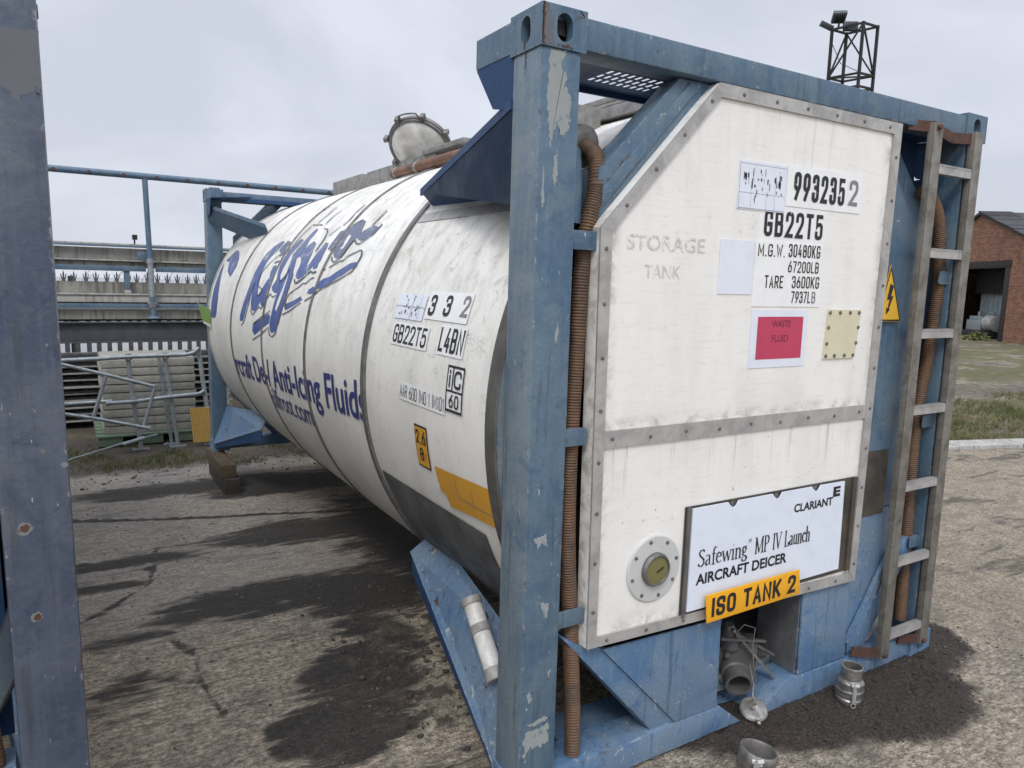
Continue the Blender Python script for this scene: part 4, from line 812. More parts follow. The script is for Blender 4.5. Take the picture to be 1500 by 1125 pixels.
    for q, rc in enumerate(((.545, .410, .171, .180), (.545, .410, .010, .019), (.545, .537, .010, .180), (.418, .410, .010, .180), (.545, .410, .083, .090), (.500, .492, .090, .178))):
        v, f = surf_quad(*rc, .0046 + q * .0002, 2, 3); mb.add(v, f, ki)
    for s, a, b, c, d in (('i', .530, .508, .098, .164), ('C', .484, .428, .098, .164), ('60', .512, .436, .026, .076)): surf_din(mb, s, a, b, c, d, 'ink_solid', .0062, .15)
    mb.build('rail_plate', None, barrel)
    mb = MB(); k = mb.mat('ink_solid'); ka = mb.mat('yellow'); v, f = surf_quad(.838, .718, -.270, -.092, .0035, 2, 6); mb.add(v, f, k)
    v, f = surf_quad(.832, .724, -.262, -.100, .0045, 2, 6); mb.add(v, f, ka)
    for s, a, b, c, d in (('2,6', .824, .732, -.168, -.112), ('8', .800, .762, -.238, -.185), ('T', .752, .740, -.228, -.208)): surf_din(mb, s, a, b, c, d, 'ink_solid', .0055, .15)
    mb.build('gauge_plate', None, barrel)
    mb = MB(); mb.mat('yellow'); k = mb.mat('ink_grey'); v, f = surf_poly([(.677, -.237), (.225, -.216), (.225, -.362), (.45, -.376), (.60, -.392), (.615, -.345), (.655, -.338)], .0055); mb.add(v, f, 0)
    for rc in ((.50, .496, -.32, -.25), (.50, .30, -.322, -.318), (.38, .376, -.34, -.26), (.30, .225, -.322, -.318)): v, f = surf_quad(*rc, .0066, 2, 3); mb.add(v, f, k)
    part(mb.build('torn_label', None, barrel), 'torn amber label')
    # ---- end cover panel
    mb = MB(); mb.mat('panel'); mb.mat('alu')
    OUT = [(.262, .545), (1.755, .505), (1.785, 2.478), (.728, 2.478), (.243, 1.968)]
    mb.prism([(a, .006, b) for a, b in OUT], (0, .055, 0), 0)
    panel = mb.build('end_panel', None, P)
    IN = [(.300, .582), (1.712, .548), (1.735, 2.432), (.735, 2.432), (.290, 1.958)]
    for i in range(5):
        a, b, c, d = OUT[i], OUT[(i + 1) % 5], IN[(i + 1) % 5], IN[i]
        mb = MB(); mb.mat('alu'); dy = (.0, .0012, .0, .0012, .0006)[i]
        mb.prism([(p, -.003 - dy, q) for p, q in (a, b, c, d)], (0, .008 + dy, 0), 0)
        ln = math.hypot(b[0] - a[0], b[1] - a[1]); m_ = max(3, int(ln / .17))
        for k in range(m_):
            w = (k + .35) / m_; p = ((a[0] * (1 - w) + b[0] * w) * .5 + (d[0] * (1 - w) + c[0] * w) * .5, (a[1] * (1 - w) + b[1] * w) * .5 + (d[1] * (1 - w) + c[1] * w) * .5)
            mb.lathe([(.0075, 0), (.0065, .003), (.003, .0048), (.0001, .005)], (p[0], -.003 - dy, p[1]), (0, -1, 0), 10, mb.mat('band'))
        mb.build('edge_trim', None, panel)
    mb = MB(); mb.mat('alu'); mb.box(.288, 1.722, -.0015, .008, 1.246, 1.306)
    for k in range(9): mb.lathe([(.0075, 0), (.0065, .003), (.003, .0048), (.0001, .005)], (.33 + k * .168, -.0015, 1.278 - .006 * (k % 2)), (0, -1, 0), 10, mb.mat('band'))
    mb.build('cross_trim', None, panel)
    # stickers on the panel
    def flat_sticker(name, x0, x1, z0, z1, base, texts, tl=0, yy=.0035, extra=None, label=None):
        mb = MB(); k = mb.mat(base); mb.prism([(x0, yy, z0), (x1, yy, z0 + tl * (x1 - x0)), (x1, yy, z1 + tl * (x1 - x0)), (x0, yy, z1)], (0, .002, 0), k)
        if extra:
            for (a, b, c, d, m) in extra: mb.add([(a, yy - .0006, c), (b, yy - .0006, c), (b, yy - .0006, d), (a, yy - .0006, d)], [(0, 1, 2, 3)], mb.mat(m))
        for (s, a, b, c, d, m, pen) in texts: (plane_din(mb, s, a, b, c, d, m, yy - .0012, pen) if pen > 0 else plane_text(mb, s, a, b, c, d, m, yy - .0012, 0))
        o = mb.build(name, None, panel)
        if label: part(o, label)
        return o
    rnd = random.Random(4)
    scr2 = []
    for i in range(46):     # what the scraper left of the owner's letters
        a = .872 + rnd.random() * .215; c = 2.222 - abs(rnd.gauss(0, .035)) - (.07 if .93 < a < .96 or 1.03 < a < 1.06 else 0) * rnd.random(); w = .0015 + rnd.random() * .006; scr2.append((a, a + w, c - .006 - rnd.random() * .022, c, 'ink' if i % 3 else 'ink_grey'))
    for a, b, c, d in ((.855, 1.10, 2.073, 2.075), (.855, 1.10, 2.128, 2.1292), (.856, .8575, 2.07, 2.235), (.918, .919, 2.075, 2.16), (1.0, 1.001, 2.072, 2.14), (1.045, 1.046, 2.072, 2.2), (.86, 1.10, 2.229, 2.2302), (.93, .9305, 2.16, 2.23)): scr2.append((a, b, c, d, 'ink_grey'))
    flat_sticker('number_sticker', .850, 1.105, 2.070, 2.240, 'bluewhite', (), 0, .0035, scr2, 'torn sticker with its characters scraped off')
    flat_sticker('number_sticker', 1.108, 1.560, 2.098, 2.248, 'sticker', [('993235', 1.147, 1.452, 2.122, 2.226, 'ink', .155), ('2', 1.480, 1.536, 2.126, 2.226, 'ink_grey', .155)], 0)
    flat_sticker('number_sticker', .975, 1.362, 1.962, 2.097, 'sticker', [('GB22T5', 1.002, 1.338, 1.982, 2.078, 'ink', .155)], 0, .0058)
    flat_sticker('weight_sticker', .962, 1.352, 1.722, 1.9615, 'sticker', [('M.G.W.', .978, 1.126, 1.908, 1.954, 'ink', .12), ('30480KG', 1.146, 1.332, 1.911, 1.960, 'ink', .12), ('67200LB', 1.150, 1.330, 1.853, 1.896, 'ink', .12),
        ('TARE', 1.024, 1.128, 1.792, 1.839, 'ink', .12), ('3600KG', 1.178, 1.340, 1.794, 1.840, 'ink', .12), ('7937L', 1.180, 1.294, 1.737, 1.782, 'ink', .12), ('B', 1.302, 1.324, 1.737, 1.782, 'ink_grey', .12)])
    flat_sticker('blank_sheet', .782, .956, 1.766, 1.960, 'bluewhite', (), 0)
    flat_sticker('waste_label', .968, 1.290, 1.490, 1.710, 'bluewhite', [('WASTE', 1.083, 1.190, 1.644, 1.670, 'redink', 0), ('FLUID', 1.088, 1.180, 1.588, 1.614, 'redink', 0)], 0, .0035, [(1.004, 1.264, 1.522, 1.684, 'red')], 'white sheet with a faded red block reading WASTE FLUID')
    mb = MB(); k = mb.mat('cream'); mb.prism([(1.402, -.001, 1.513), (1.605, -.001, 1.513), (1.625, -.001, 1.712), (1.412, -.001, 1.712)], (0, .006, 0), k)
    for i, (a, b) in enumerate([(1.42, 1.70), (1.485, 1.70), (1.55, 1.70), (1.61, 1.70), (1.417, 1.64), (1.612, 1.64), (1.414, 1.575), (1.606, 1.575), (1.415, 1.525), (1.47, 1.525), (1.535, 1.525), (1.592, 1.525)]):
        mb.lathe([(.008, 0), (.007, .004), (.0001, .006)], (a, -.001, b), (0, -1, 0), 10, mb.mat('band'))
    mb.build('inspection_cover', None, panel, )
    mb = MB(); k = mb.mat('ghost'); plane_text(mb, 'STORAGE', .358, .708, 1.905, 1.955, 'ghost', .0045, .01); mb.build('ghost_lettering', None, panel)
    mb = MB(); plane_text(mb, 'TANK', .438, .600, 1.815, 1.858, 'ghost', .0045, .0); mb.build('ghost_lettering', None, panel)
    # temperature gauge
    c = (.550, .006, .783); g = MB(); g.lathe([(.124, 0), (.124, .006), (.120, .009), (.058, .010)], c, (0, -1, 0), 48, g.mat('flange'))
    for k in range(8): a = 2 * math.pi * (k + .3) / 8; g.lathe([(.007, 0), (.006, .004), (.0001, .005)], (c[0] + .105 * math.cos(a), c[1] - .0095, c[2] + .105 * math.sin(a)), (0, -1, 0), 10, g.mat('band'))
    gauge = g.build('temperature_gauge', None, P)
    g = MB(); g.lathe([(.062, .0102), (.062, .020), (.059, .024), (.056, .030), (.052, .030), (.050, .024)], c, (0, -1, 0), 40, g.mat('band')); g.build('bezel', None, gauge)
    g = MB(); g.lathe([(.0505, .024), (.03, .0255), (.0001, .026)], c, (0, -1, 0), 40, g.mat('gaugeface')); kk = g.mat('ink')
    g.beam((c[0] - .004, c[1] - .0275, c[2] - .006), (c[0] + .026, c[1] - .0275, c[2] + .008), .002, .006, kk, (0, -1, 0)); g.build('dial', None, gauge)
    # lower sign board in its holder
    mb = MB(); k0 = mb.mat('darkplate'); k1 = mb.mat('sign'); kl = mb.mat('band')
    mb.box(.690, 1.700, .000, .004, .565, .990, k0)
    # ragged top edge with bites where the clips are
    top = [(.716, .984)]
    for cx in (.93, 1.18, 1.42): top += [(cx - .030, .984), (cx - .022, .974), (cx - .002, .960), (cx + .012, .963), (cx + .022, .975), (cx + .028, .984)]
    top += [(1.606, .982)]
    outl = [(.716, .585), (1.616, .588)] + top[::-1]
    mb.prism([(a, -.011, b) for a, b in outl], (0, .006, 0), k1)
    for cx in (.93, 1.18, 1.42): mb.lathe([(.010, 0), (.008, .006), (.0001, .008)], (cx, -.0005, .972), (0, -1, 0), 12, kl)
    mb.box(.696, .712, -.008, -.0005, .565, .988, kl); mb.box(1.672, 1.700, -.008, -.0005, .565, .990, k0)
    sb = mb.build('sign_board', None, P)
    part(sb, 'pale sign reading AIRCRAFT DEICER')
    mb = MB(); plane_text(mb, 'CLARIANT', 1.285, 1.533, .888, .924, 'ink_solid', -.0122, .03); mb.build('lettering', None, sb)
    mb = MB(); mb.mat('ink_solid'); mb.prism([(1.532, -.0122, .922), (1.578, -.0122, .922), (1.578, -.0122, .934), (1.550, -.0122, .934), (1.550, -.0122, .940), (1.578, -.0122, .940), (1.578, -.0122, .949), (1.550, -.0122, .949), (1.550, -.0122, .956), (1.578, -.0122, .956), (1.578, -.0122, .966), (1.532, -.0122, .966)], (0, .001, 0), 0); mb.build('emblem', None, sb)
    mb = MB(); plane_text(mb, 'AIRCRAFT DEICER', .752, 1.262, .682, .726, 'ink_solid', -.0122, .03); mb.build('lettering', None, sb)
    mb = MB(); serif_text(mb, 'Safewing', .756, 1.022, .752, .068, -.0122); plane_text(mb, '®', 1.028, 1.044, .804, .820, 'ink_solid', -.0122); mb.build('lettering', None, sb)
    mb = MB(); serif_text(mb, 'MP', 1.066, 1.150, .752, .068, -.0122); mb.build('lettering', None, sb); mb = MB(); serif_text(mb, 'IV', 1.168, 1.222, .752, .068, -.0122); mb.build('lettering', None, sb); mb = MB(); serif_text(mb, 'Launch', 1.240, 1.400, .752, .068, -.0122)
    mb.build('lettering', None, sb)
    mb = MB(); mb.mat('amber'); mb.prism([(.802, -.034, .530), (1.340, -.034, .540), (1.322, -.034, .648), (.790, -.034, .643)], (0, .006, 0), 0)
    npl = mb.build('number_plate', None, P, bevel=.003); part(npl, 'amber plate reading ISO TANK 2')
    mb = MB(); plane_din(mb, 'ISO TANK 2', .822, 1.302, .551, .628, 'ink_solid', -.0352, .19, .20, tilt=.010); mb.build('lettering', None, npl)
    for xb in (.86, 1.22): mb = MB(); mb.mat('band'); mb.box(xb, xb + .04, -.028, .002, .575, .60); mb.build('bracket', None, npl)
    # ---- ladder
    lad = MB(); k = lad.mat('ladder')
    for x0 in (1.966, 2.288):
        lad.box(x0, x0 + .064, -.034, -.027, .085, 2.505, k); lad.box(x0, x0 + .007, -.027, -.003, .085, 2.505, k); lad.box(x0 + .057, x0 + .064, -.027, -.003, .085, 2.505, k)
    ladder = lad.build('ladder', None, P, bevel=.0015)
    for z in (.19, .548, .908, 1.263, 1.610, 1.965, 2.322):
        r = MB(); r.mat('alu'); kw = r.mat('alu'); r.box(2.0305, 2.2875, -.032, -.004, z - .022, z + .010, 0)
        for i in range(22): x = 2.036 + i * .0113; r.prism([(x, -.0345, z + .0101), (x + .007, -.0345, z + .0101), (x + .0035, -.0345, z + .019)], (0, .030, 0), kw)
        r.build('rung', None, ladder)
    for bars in ([((1.995, -.012, 2.490), (1.86, .02, 2.490)), ((1.98, -.016, 2.492), (2.15, -.004, 2.465)), ((2.15, -.004, 2.465), (2.35, -.016, 2.478))], [((1.995, -.016, .105), (1.80, .006, .150))], [((2.31, -.016, .105), (2.16, .004, .125))]):
        mb = MB(); mb.mat('rust')
        for a, b in bars: mb.beam(a, b, .008, .045)
        a = bars[0][0]; mb.lathe([(.012, 0), (.012, .012), (.0001, .014)], (a[0], -.034, a[2] - .004), (0, -1, 0), 12, 0); mb.build('ladder_bracket', None, ladder)
    # ---- drain hoses beside the front posts
    def hose(pts, name='drain_hose'):
        mb = MB(); mb.mat('hose'); Pp = []; m_ = len(pts); V_ = [Vector(p) for p in pts]
        for i in range(m_ - 1):
            p0, p1, p2, p3 = V_[max(i - 1, 0)], V_[i], V_[i + 1], V_[min(i + 2, m_ - 1)]; ln = (p2 - p1).length; n_ = max(2, int(ln / .0032))
            for k in range(n_):
                w = k / n_; Pp.append(.5 * (2 * p1 + (p2 - p0) * w + (2 * p0 - 5 * p1 + 4 * p2 - p3) * w * w + (3 * p1 - p0 - 3 * p2 + p3) * w ** 3))
        rad = [.0285 if (i % 3) else .0248 for i in range(len(Pp))]
        mb.tube(Pp, .03, 18, 0, True, rad); return mb.build(name, None, P, sharp=80)
    h1 = hose([(.270, .42, 2.235), (.278, .30, 2.250), (.284, .19, 2.245), (.286, .105, 2.205), (.272, .070, 2.10), (.228, .065, 1.90), (.214, .062, 1.60), (.203, .062, 1.28), (.206, .062, .95), (.232, .062, .62), (.258, .062, .30), (.268, .062, .02)])
    h2 = hose([(2.10, .085, 2.24), (2.16, .068, 2.22), (2.225, .058, 2.12), (2.262, .055, 1.95), (2.272, .055, 1.75), (2.258, .058, 1.5), (2.222, .062, 1.24), (2.225, .062, .90), (2.245, .062, .55), (2.265, .062, .18)])
    def clip(pts_, par):
        for (x0, x1, z) in pts_:
            mb = MB(); mb.mat('blue'); sgn = 1 if par is h1 else -1; w = abs(x1 - x0); pl = [(0, -.030)]; cr_ = .014
            for cx_, cz_, a0 in ((w - cr_, -.030 + cr_, -90), (w - cr_, .030 - cr_, 0)):
                for k in range(5): a = R(a0 + 22.5 * k); pl.append((cx_ + cr_ * math.cos(a), cz_ + cr_ * math.sin(a)))
            pl.append((0, .030)); xo = x0 if par is h1 else x1
            mb.prism([(xo + sgn * a, .018, z + b) for a, b in pl], (0, .006, 0), 0); o = mb.build('hose_clip', None, par, bevel=.0015)
    clip([(.1485, .262, 1.925), (.1485, .240, 1.292), (.1485, .262, .665)], h1); clip([(2.21, 2.289, 1.86), (2.20, 2.289, 1.19), (2.20, 2.289, .60)], h2)
    mb = MB(); mb.mat('walk'); mb.lathe([(.045, 0), (.07, .008), (.07, .03), (.045, .04)], (.283, .20, 2.247), (.05, -.95, -.2), 20, 0); mb.build('hose_flange', None, P)
    # ---- outlet valve in the gap
    v = MB(); k = v.mat('band'); ka = v.mat('alu_bright'); d = Vector((-.50, -.78, -.22)).normalized(); c0 = Vector((1.205, .175, .158))
    v.lathe([(.075, -.16), (.075, -.05), (.088, -.045), (.088, -.01), (.060, -.005), (.054, .02), (.060, .025), (.060, .05), (.052, .055), (.052, .10), (.058, .105), (.058, .118), (.046, .118), (.044, .03), (.0001, .02)], c0, d, 36, k)
    v.prism([(1.12, .22, .09), (1.29, .12, .09), (1.29, .12, .26), (1.12, .22, .26)], (.06, .08, 0), k)
    v.lathe([(.05, 0), (.05, .05), (.035, .06), (.02, .10), (.0001, .10)], (1.19, .19, .255), (-.2, -.1, 1), 20, k)
    for a, b, w in (((1.16, .15, .345), (1.335, .065, .125), .028), ((1.15, .18, .34), (1.40, .12, .185), .020), ((1.08, .14, .325), (1.30, .09, .285), .014)):
        v.beam(a, b, w, .010, ka if w > .015 else k)
    for i in range(4): v.lathe([(.012, 0), (.012, .02), (.0001, .022)], (c0 + d * .0 + Vector((.08 * math.cos(i * 1.57 + .6), 0, .08 * math.sin(i * 1.57 + .6)))), d, 10, k)
    v.tube([(1.13, .10, .33), (1.10, .08, .37), (1.17, .10, .385), (1.23, .09, .36), (1.21, .08, .29), (1.20, .06, .21), (1.215, .05, .14)], 0.003, 6, k)
    valve = v.build('outlet_valve', None, P, bevel=0)
    v = MB(); k = v.mat('alu_bright'); cc = Vector((1.165, .015, .050)); ax = Vector((-.25, -.35, .9)).normalized()
    v.lathe([(.052, -.035), (.056, -.03), (.058, 0), (.052, .006), (.030, .008), (.0001, .009)], cc, ax, 32, k)
    v.tube([cc + ax * .008 + Vector((.018 * math.cos(t_), .006 * math.sin(t_), .012 * math.sin(t_) + .008)) for t_ in [i * math.pi / 5 for i in range(11)]], .003, 6, k)
    v.tube([(1.178, .015, .07), (1.172, .03, .10), (1.19, .045, .14), (1.175, .06, .22)], .0035, 6, k); v.lathe([(.010, 0), (.010, .014), (.004, .02)], cc + Vector((-.03, -.05, -.022)), (-.4, -.9, .1), 12, k)
    v.build('dust_cap', None, valve)
    # ---- white document tube strapped to the lower saddle
    a, b = Vector((.105, .548, .535)), Vector((.098, .325, .318)); ax = (b - a); ln = ax.length
    v = MB(); v.lathe([(.036, 0), (.036, ln), (.030, ln + .002), (.0001, ln + .002)], a, ax, 28, v.mat('whitepipe')); tubeo = v.build('document_tube', None, P); v = MB(); v.beam((.13, .50, .49), (.19, .56, .40), .02, .04, v.mat('blue_low')); v.beam((.12, .40, .38), (.16, .46, .30), .02, .04, 0); v.build('tube_bracket', None, tubeo)
    for f0, f1, r in ((-.01, .022, .0405), (.10, .135, .040), (.27, .30, .040), (ln - .03, ln + .006, .0405)):
        v = MB(); v.lathe([(r - .003, f0), (r, f0 + .004), (r, f1 - .004), (r - .003, f1)], a, ax, 28, v.mat('greyplast')); v.build('strap', None, tubeo)
    v = MB(); v.lathe([(.026, 0), (.030, .004), (.030, .02), (.010, .03), (.0001, .03)], (.13, .36, .78), (-1, 0, -.4), 20, v.mat('band')); v.build('drain_plug', None, P)
    v = MB(); v.tube([(.19, .10, 1.98), (.19, .10, 2.10), (.195, .12, 2.20), (.205, .20, 2.25), (.21, .30, 2.26)], .040, 14, v.mat('blue')); v.build('hose_bracket', None, P)
    # ---- on top: walkway, spill box, open manhole lid
    def top_piece(name, *bs):
        v = MB(); k = v.mat('walk')
        for q in bs: v.box(*q, k)
        v.build(name, None, P, bevel=.004)
    top_piece('walkway', (.86, 1.58, .72, 2.05, 2.575, 2.60), (.86, .875, .72, 2.05, 2.50, 2.574), (1.565, 1.58, .72, 2.05, 2.50, 2.574))
    top_piece('walkway_step', (.55, .70, .62, .95, 2.415, 2.50)); top_piece('walkway_bearer', (.785, .797, .38, 2.0, 2.462, 2.53), (.785, .855, .38, 2.0, 2.531, 2.537), (.73, .784, .38, 2.0, 2.462, 2.468))
    top_piece('walkway_plank', (.88, 1.4, 2.20, 2.80, 2.605, 2.638), (.95, 1.4, 2.25, 2.70, 2.565, 2.604)); top_piece('rear_block', (.90, 1.5, 4.02, 4.78, 2.490, 2.618))
    v = MB(); k = v.mat('walk'); x0, x1, y0, y1 = .90, 1.54, 2.62, 3.90
    for q in ((x0, x0 + .012, y0, y1), (x1 - .012, x1, y0, y1)): v.box(*q, 2.42, 2.612, k)
    for q in ((x0 + .012, x1 - .012, y0, y0 + .012), (x0 + .012, x1 - .012, y1 - .012, y1)): v.box(*q, 2.42, 2.612, k)
    v.build('spill_box', None, P)
    v = MB(); c = Vector((.985, 3.07, 2.70)); nd = Vector((-.52, -.52, -.66)).normalized(); k = v.mat('whitepipe'); kd = v.mat('band')
    v.lathe([(.0001, .045), (.12, .040), (.185, .022), (.205, .004), (.205, 0)], c, nd, 48, k)
    v.lathe([(.204, .002), (.206, .012), (.222, .012), (.224, -.004), (.232, -.006), (.236, -.022), (.228, -.040), (.15, -.055), (.0001, -.07)], c, nd, 48, kd)
    ux = nd.cross(Vector((0, 0, 1))).normalized(); uz = ux.cross(nd)
    for i in range(8):
        t_ = 2 * math.pi * (i + .4) / 8; p = c + (ux * math.cos(t_) + uz * math.sin(t_)) * .245; v.beam(p - nd * .03, p + nd * .02, .03, .03, kd)
    v.tube([c + (ux * math.cos(t_) + uz * math.sin(t_)) * (.265 if 0 < i < 6 else .23) for i, t_ in enumerate([1.1 + i * .12 for i in range(7)])], .006, 6, kd)
    v.beam(c - uz * .22 - nd * .03, c - uz * .30 - nd * .02, .08, .02, kd); v.build('manhole_lid', None, P)
    v = MB(); k = v.mat('brownpipe'); v.tube([(.80, 3.10, 2.508), (.80, 2.7, 2.510), (.80, 2.2, 2.512), (.80, 1.2, 2.505)], .032, 16, k)
    for y in (3.05, 2.70): v.lathe([(.033, 0), (.036, .004), (.036, .03), (.033, .034)], (.80, y, 2.509), (0, -1, 0), 20, v.mat('alu_bright'))
    v.build('drain_pipe', None, P)
    # green placard slanting out at the far end
    v = MB(); kg = v.mat('green'); k = v.mat('sticker'); v.prism([(-.032, 5.62, 1.30), (-.032, 5.62, 1.44), (-.105, 5.80, 1.485), (-.075, 5.80, 1.33)], (.004, .004, 0), kg); v.prism([(-.030, 5.615, 1.268), (-.030, 5.615, 1.298), (-.073, 5.80, 1.328), (-.112, 5.81, 1.495), (-.104, 5.81, 1.487), (-.066, 5.80, 1.30)], (.004, .004, 0), k)
    part(v.build('placard', None, P), 'green and white placard')
    return t
tank = build_container()
t2 = copy_tree(tank, skip={'ladder', 'number_plate', 'sign_board', 'script_logo', 'swoosh_mark', 'lettering', 'rail_plate', 'gauge_plate', 'torn_label', 'number_sticker', 'weight_sticker', 'waste_label', 'ghost_lettering', 'blank_sheet', 'placard', 'manhole_lid', 'document_tube', 'warning_sign', 'dust_cap', 'repair_sheet'})
t2['label'] = 'tank container at the left edge, showing only its dark navy corner post and brown hose'
for o in t2.children:
    if o.name.startswith('barrel'): o.scale = (.965, 1, .965); o.location = (XC * .035, 0, ZC * .035)
t2.location = (-1.2065 - Wd, -.045, 0); t2.rotation_euler = (0, R(-.62), R(1.05))
tank['group'] = t2['group'] = 'tank containers parked side by side'
for o in t2.children:                   # the neighbour's front posts wear a darker, dirtier coat
    if o.name.startswith(('corner_post', 'corner_casting')):
        o.data = o.data.copy()
        for i in range(len(o.data.materials)):
            if 'blue' in o.data.materials[i].name: o.data.materials[i] = M['navy']

npost = [o for o in t2.children if o.name.startswith('corner_post') and o.data.vertices[0].co.x > 1 and o.data.vertices[0].co.y < 1][0]
for v_ in npost.data.vertices:
    if v_.co.x < Wd - .1: v_.co.x += .009
for q, (x, z, r) in enumerate([(Wd - .095, 1.195, .012), (Wd - .085, .985, .010), (Wd - .05, 1.365, .004), (Wd - .012, 1.33, .006), (Wd - .03, 1.60, .003), (Wd - .07, 2.06, .003)]):
    for k_, (rr, m_) in enumerate(((r * 1.25, 'halo'), (r * .8, 'rust'))):
        if r < .009 and k_: continue
        mb = MB(); rs = random.Random(q * 3 + k_); mb.add([(x + rr * rs.uniform(.7, 1.2) * math.cos(a), .0056 - .0003 * k_, z + rr * rs.uniform(.7, 1.25) * math.sin(a)) for a in [i * math.pi / 7 for i in range(14)]], [tuple(range(14))], mb.mat(m_)); mb.build('rust_spot' if k_ else 'bare_patch', None, npost)
mb = MB(); pl = ragged([(Wd - .146, 2.245), (Wd - .008, 2.252), (Wd - .008, 2.13), (Wd - .05, 2.11), (Wd - .09, 2.15), (Wd - .146, 2.12)], 3, .007, 6); mb.add([(a, .0058, b) for a, b in pl], [tuple(range(len(pl)))], mb.mat('greycoat')); mb.build('touch_up_patch', None, npost)
for o in list(t2.children_recursive):
    if o.name.startswith(('worn_patch', 'rust_run')): bpy.data.objects.remove(o)
for o in list(npost.children):
    if o.name.startswith('bare_patch') and len(o.data.vertices) != 14: bpy.data.objects.remove(o)
# ------------------------------------------------------------------ loose things round the tank
def coupling(label, c, ax, s=1.0, grp='aluminium hose couplings on the ground', open_arm=False):
    c = Vector(c); ax = Vector(ax).normalized(); t = thing('hose_coupling', label, 'coupling', c, grp)
    u = ax.cross(Vector((.78, -.6, 0))).normalized(); w = u.cross(ax)
    v = MB(); k = v.mat('alu_bright'); z = Vector((0, 0, 0))
    P = [(.046, 0), (.053, .004), (.054, .018), (.049, .024), (.049, .030), (.056, .036), (.057, .095), (.052, .102), (.044, .108), (.043, .150), (.047, .153), (.047, .162), (.043, .164), (.038, .162), (.037, .06), (.0001, .05)]
    v.lathe([(r * s, h * s) for r, h in P], z, ax, 40, k); v.lathe([(.0575 * s, .050 * s), (.060 * s, .054 * s), (.060 * s, .062 * s), (.0575 * s, .066 * s)], z, ax, 40, k); v.build('body', None, t)
    for sg in (-1, 1):
        v = MB(); k = v.mat('alu'); p = u * sg * .060 * s + w * .0
        v.lathe([(.009 * s, -.016 * s), (.009 * s, .016 * s)], p + ax * .100 * s, w, 10, k)
        q = p + ax * .100 * s
        if open_arm and sg > 0: v.beam(q, q + u * sg * .03 * s + ax * .05 * s, .018 * s, .008 * s, k); v.beam(q + u * sg * .03 * s + ax * .05 * s, q + u * sg * .05 * s + ax * .10 * s, .014 * s, .007 * s, k)
        else: v.beam(q + ax * .012 * s, q + u * sg * .008 * s - ax * .075 * s, .018 * s, .008 * s, k); v.tube([q + u * sg * .008 * s - ax * .075 * s + w * .010 * s * math.cos(a) + ax * (.010 * s * math.sin(a) - .012 * s) for a in [i * math.pi / 5 for i in range(11)]], .0022 * s, 6, k)
        v.build('cam_arm', None, t)
    return t
def cap_ring():
    c = Vector((.835, -.262, ground_at(.84, -.26)[0])); ax = Vector((.18, -.05, 1)).normalized(); t = thing('hose_coupling', 'wide open aluminium coupling at the bottom edge, beside the amber plate end of the tank', 'coupling', c, 'aluminium hose couplings on the ground')
    v = MB(); k = v.mat('alu_bright')
    v.lathe([(.056, -.01), (.060, .0), (.060, .055), (.066, .062), (.066, .070), (.0685, .074), (.0685, .135), (.066, .141), (.060, .141), (.058, .134), (.057, .05), (.0001, .045)], (0, 0, .0), ax, 48, k); v.build('body', None, t)
    u = ax.cross(Vector((.6, -.8, 0))).normalized(); w = u.cross(ax)
    for sg in (-1, 1):
        v = MB(); k = v.mat('alu'); q = u * sg * .075 + ax * .125
        v.lathe([(.010, -.018), (.010, .018)], q, w, 10, k)
        if sg < 0: v.beam(q, q + u * sg * .02 + ax * .02 + w * .01, .024, .012, k); v.beam(q + u * sg * .018 + ax * .012, q + u * sg * .012 - ax * .05, .020, .010, k)
        else: v.beam(q, q + u * sg * .006 - ax * .085, .020, .009, k); v.tube([q - ax * .09 + w * .011 * math.cos(a) + ax * .012 * math.sin(a) + u * .006 for a in [i * math.pi / 5 for i in range(11)]], .0025, 6, k)
        v.build('cam_arm', None, t)
cap_ring()
coupling('small aluminium hose coupling standing upright on dark wet grit by the ladder foot', (1.648, -.092, ground_at(1.648, -.092)[0] - .006), (.02, -.03, 1), 1.0)
# timber blocks under the far corner
zb = ground_at(.06, 5.6)[0]
v = MB(); v.box(-.015, .13, 5.20, 6.08, zb - .01, zb + .145); place(tag(v.build('timber_block', 'timber_dark', None, .006), 'lower dark timber block on the ground under the far corner of the tank', 'timber', 'timber blocks under the far corner'), (.06, 5.6, zb))
v = MB(); v.box(-.035, .105, 5.26, 6.10, zb + .146, -.001); place(tag(v.build('timber_block', 'timber', None, .006), 'upper brown timber block directly carrying the far blue corner post', 'timber', 'timber blocks under the far corner'), (.03, 5.6, zb + .146))
# a broken wood offcut lying on the bottom rail behind the ladder
v = MB(); v.beam((1.98, .085, .150), (2.17, .115, .225), .060, .055, v.mat('slat')); v.beam((2.0, .075, .180), (2.12, .105, .238), .03, .02, v.mat('slat'))
place(tag(v.build('wood_offcut', None, None, .006), 'broken grey piece of wood resting on the blue bottom frame behind the ladder', 'wood'), (2.0, .09, .12))

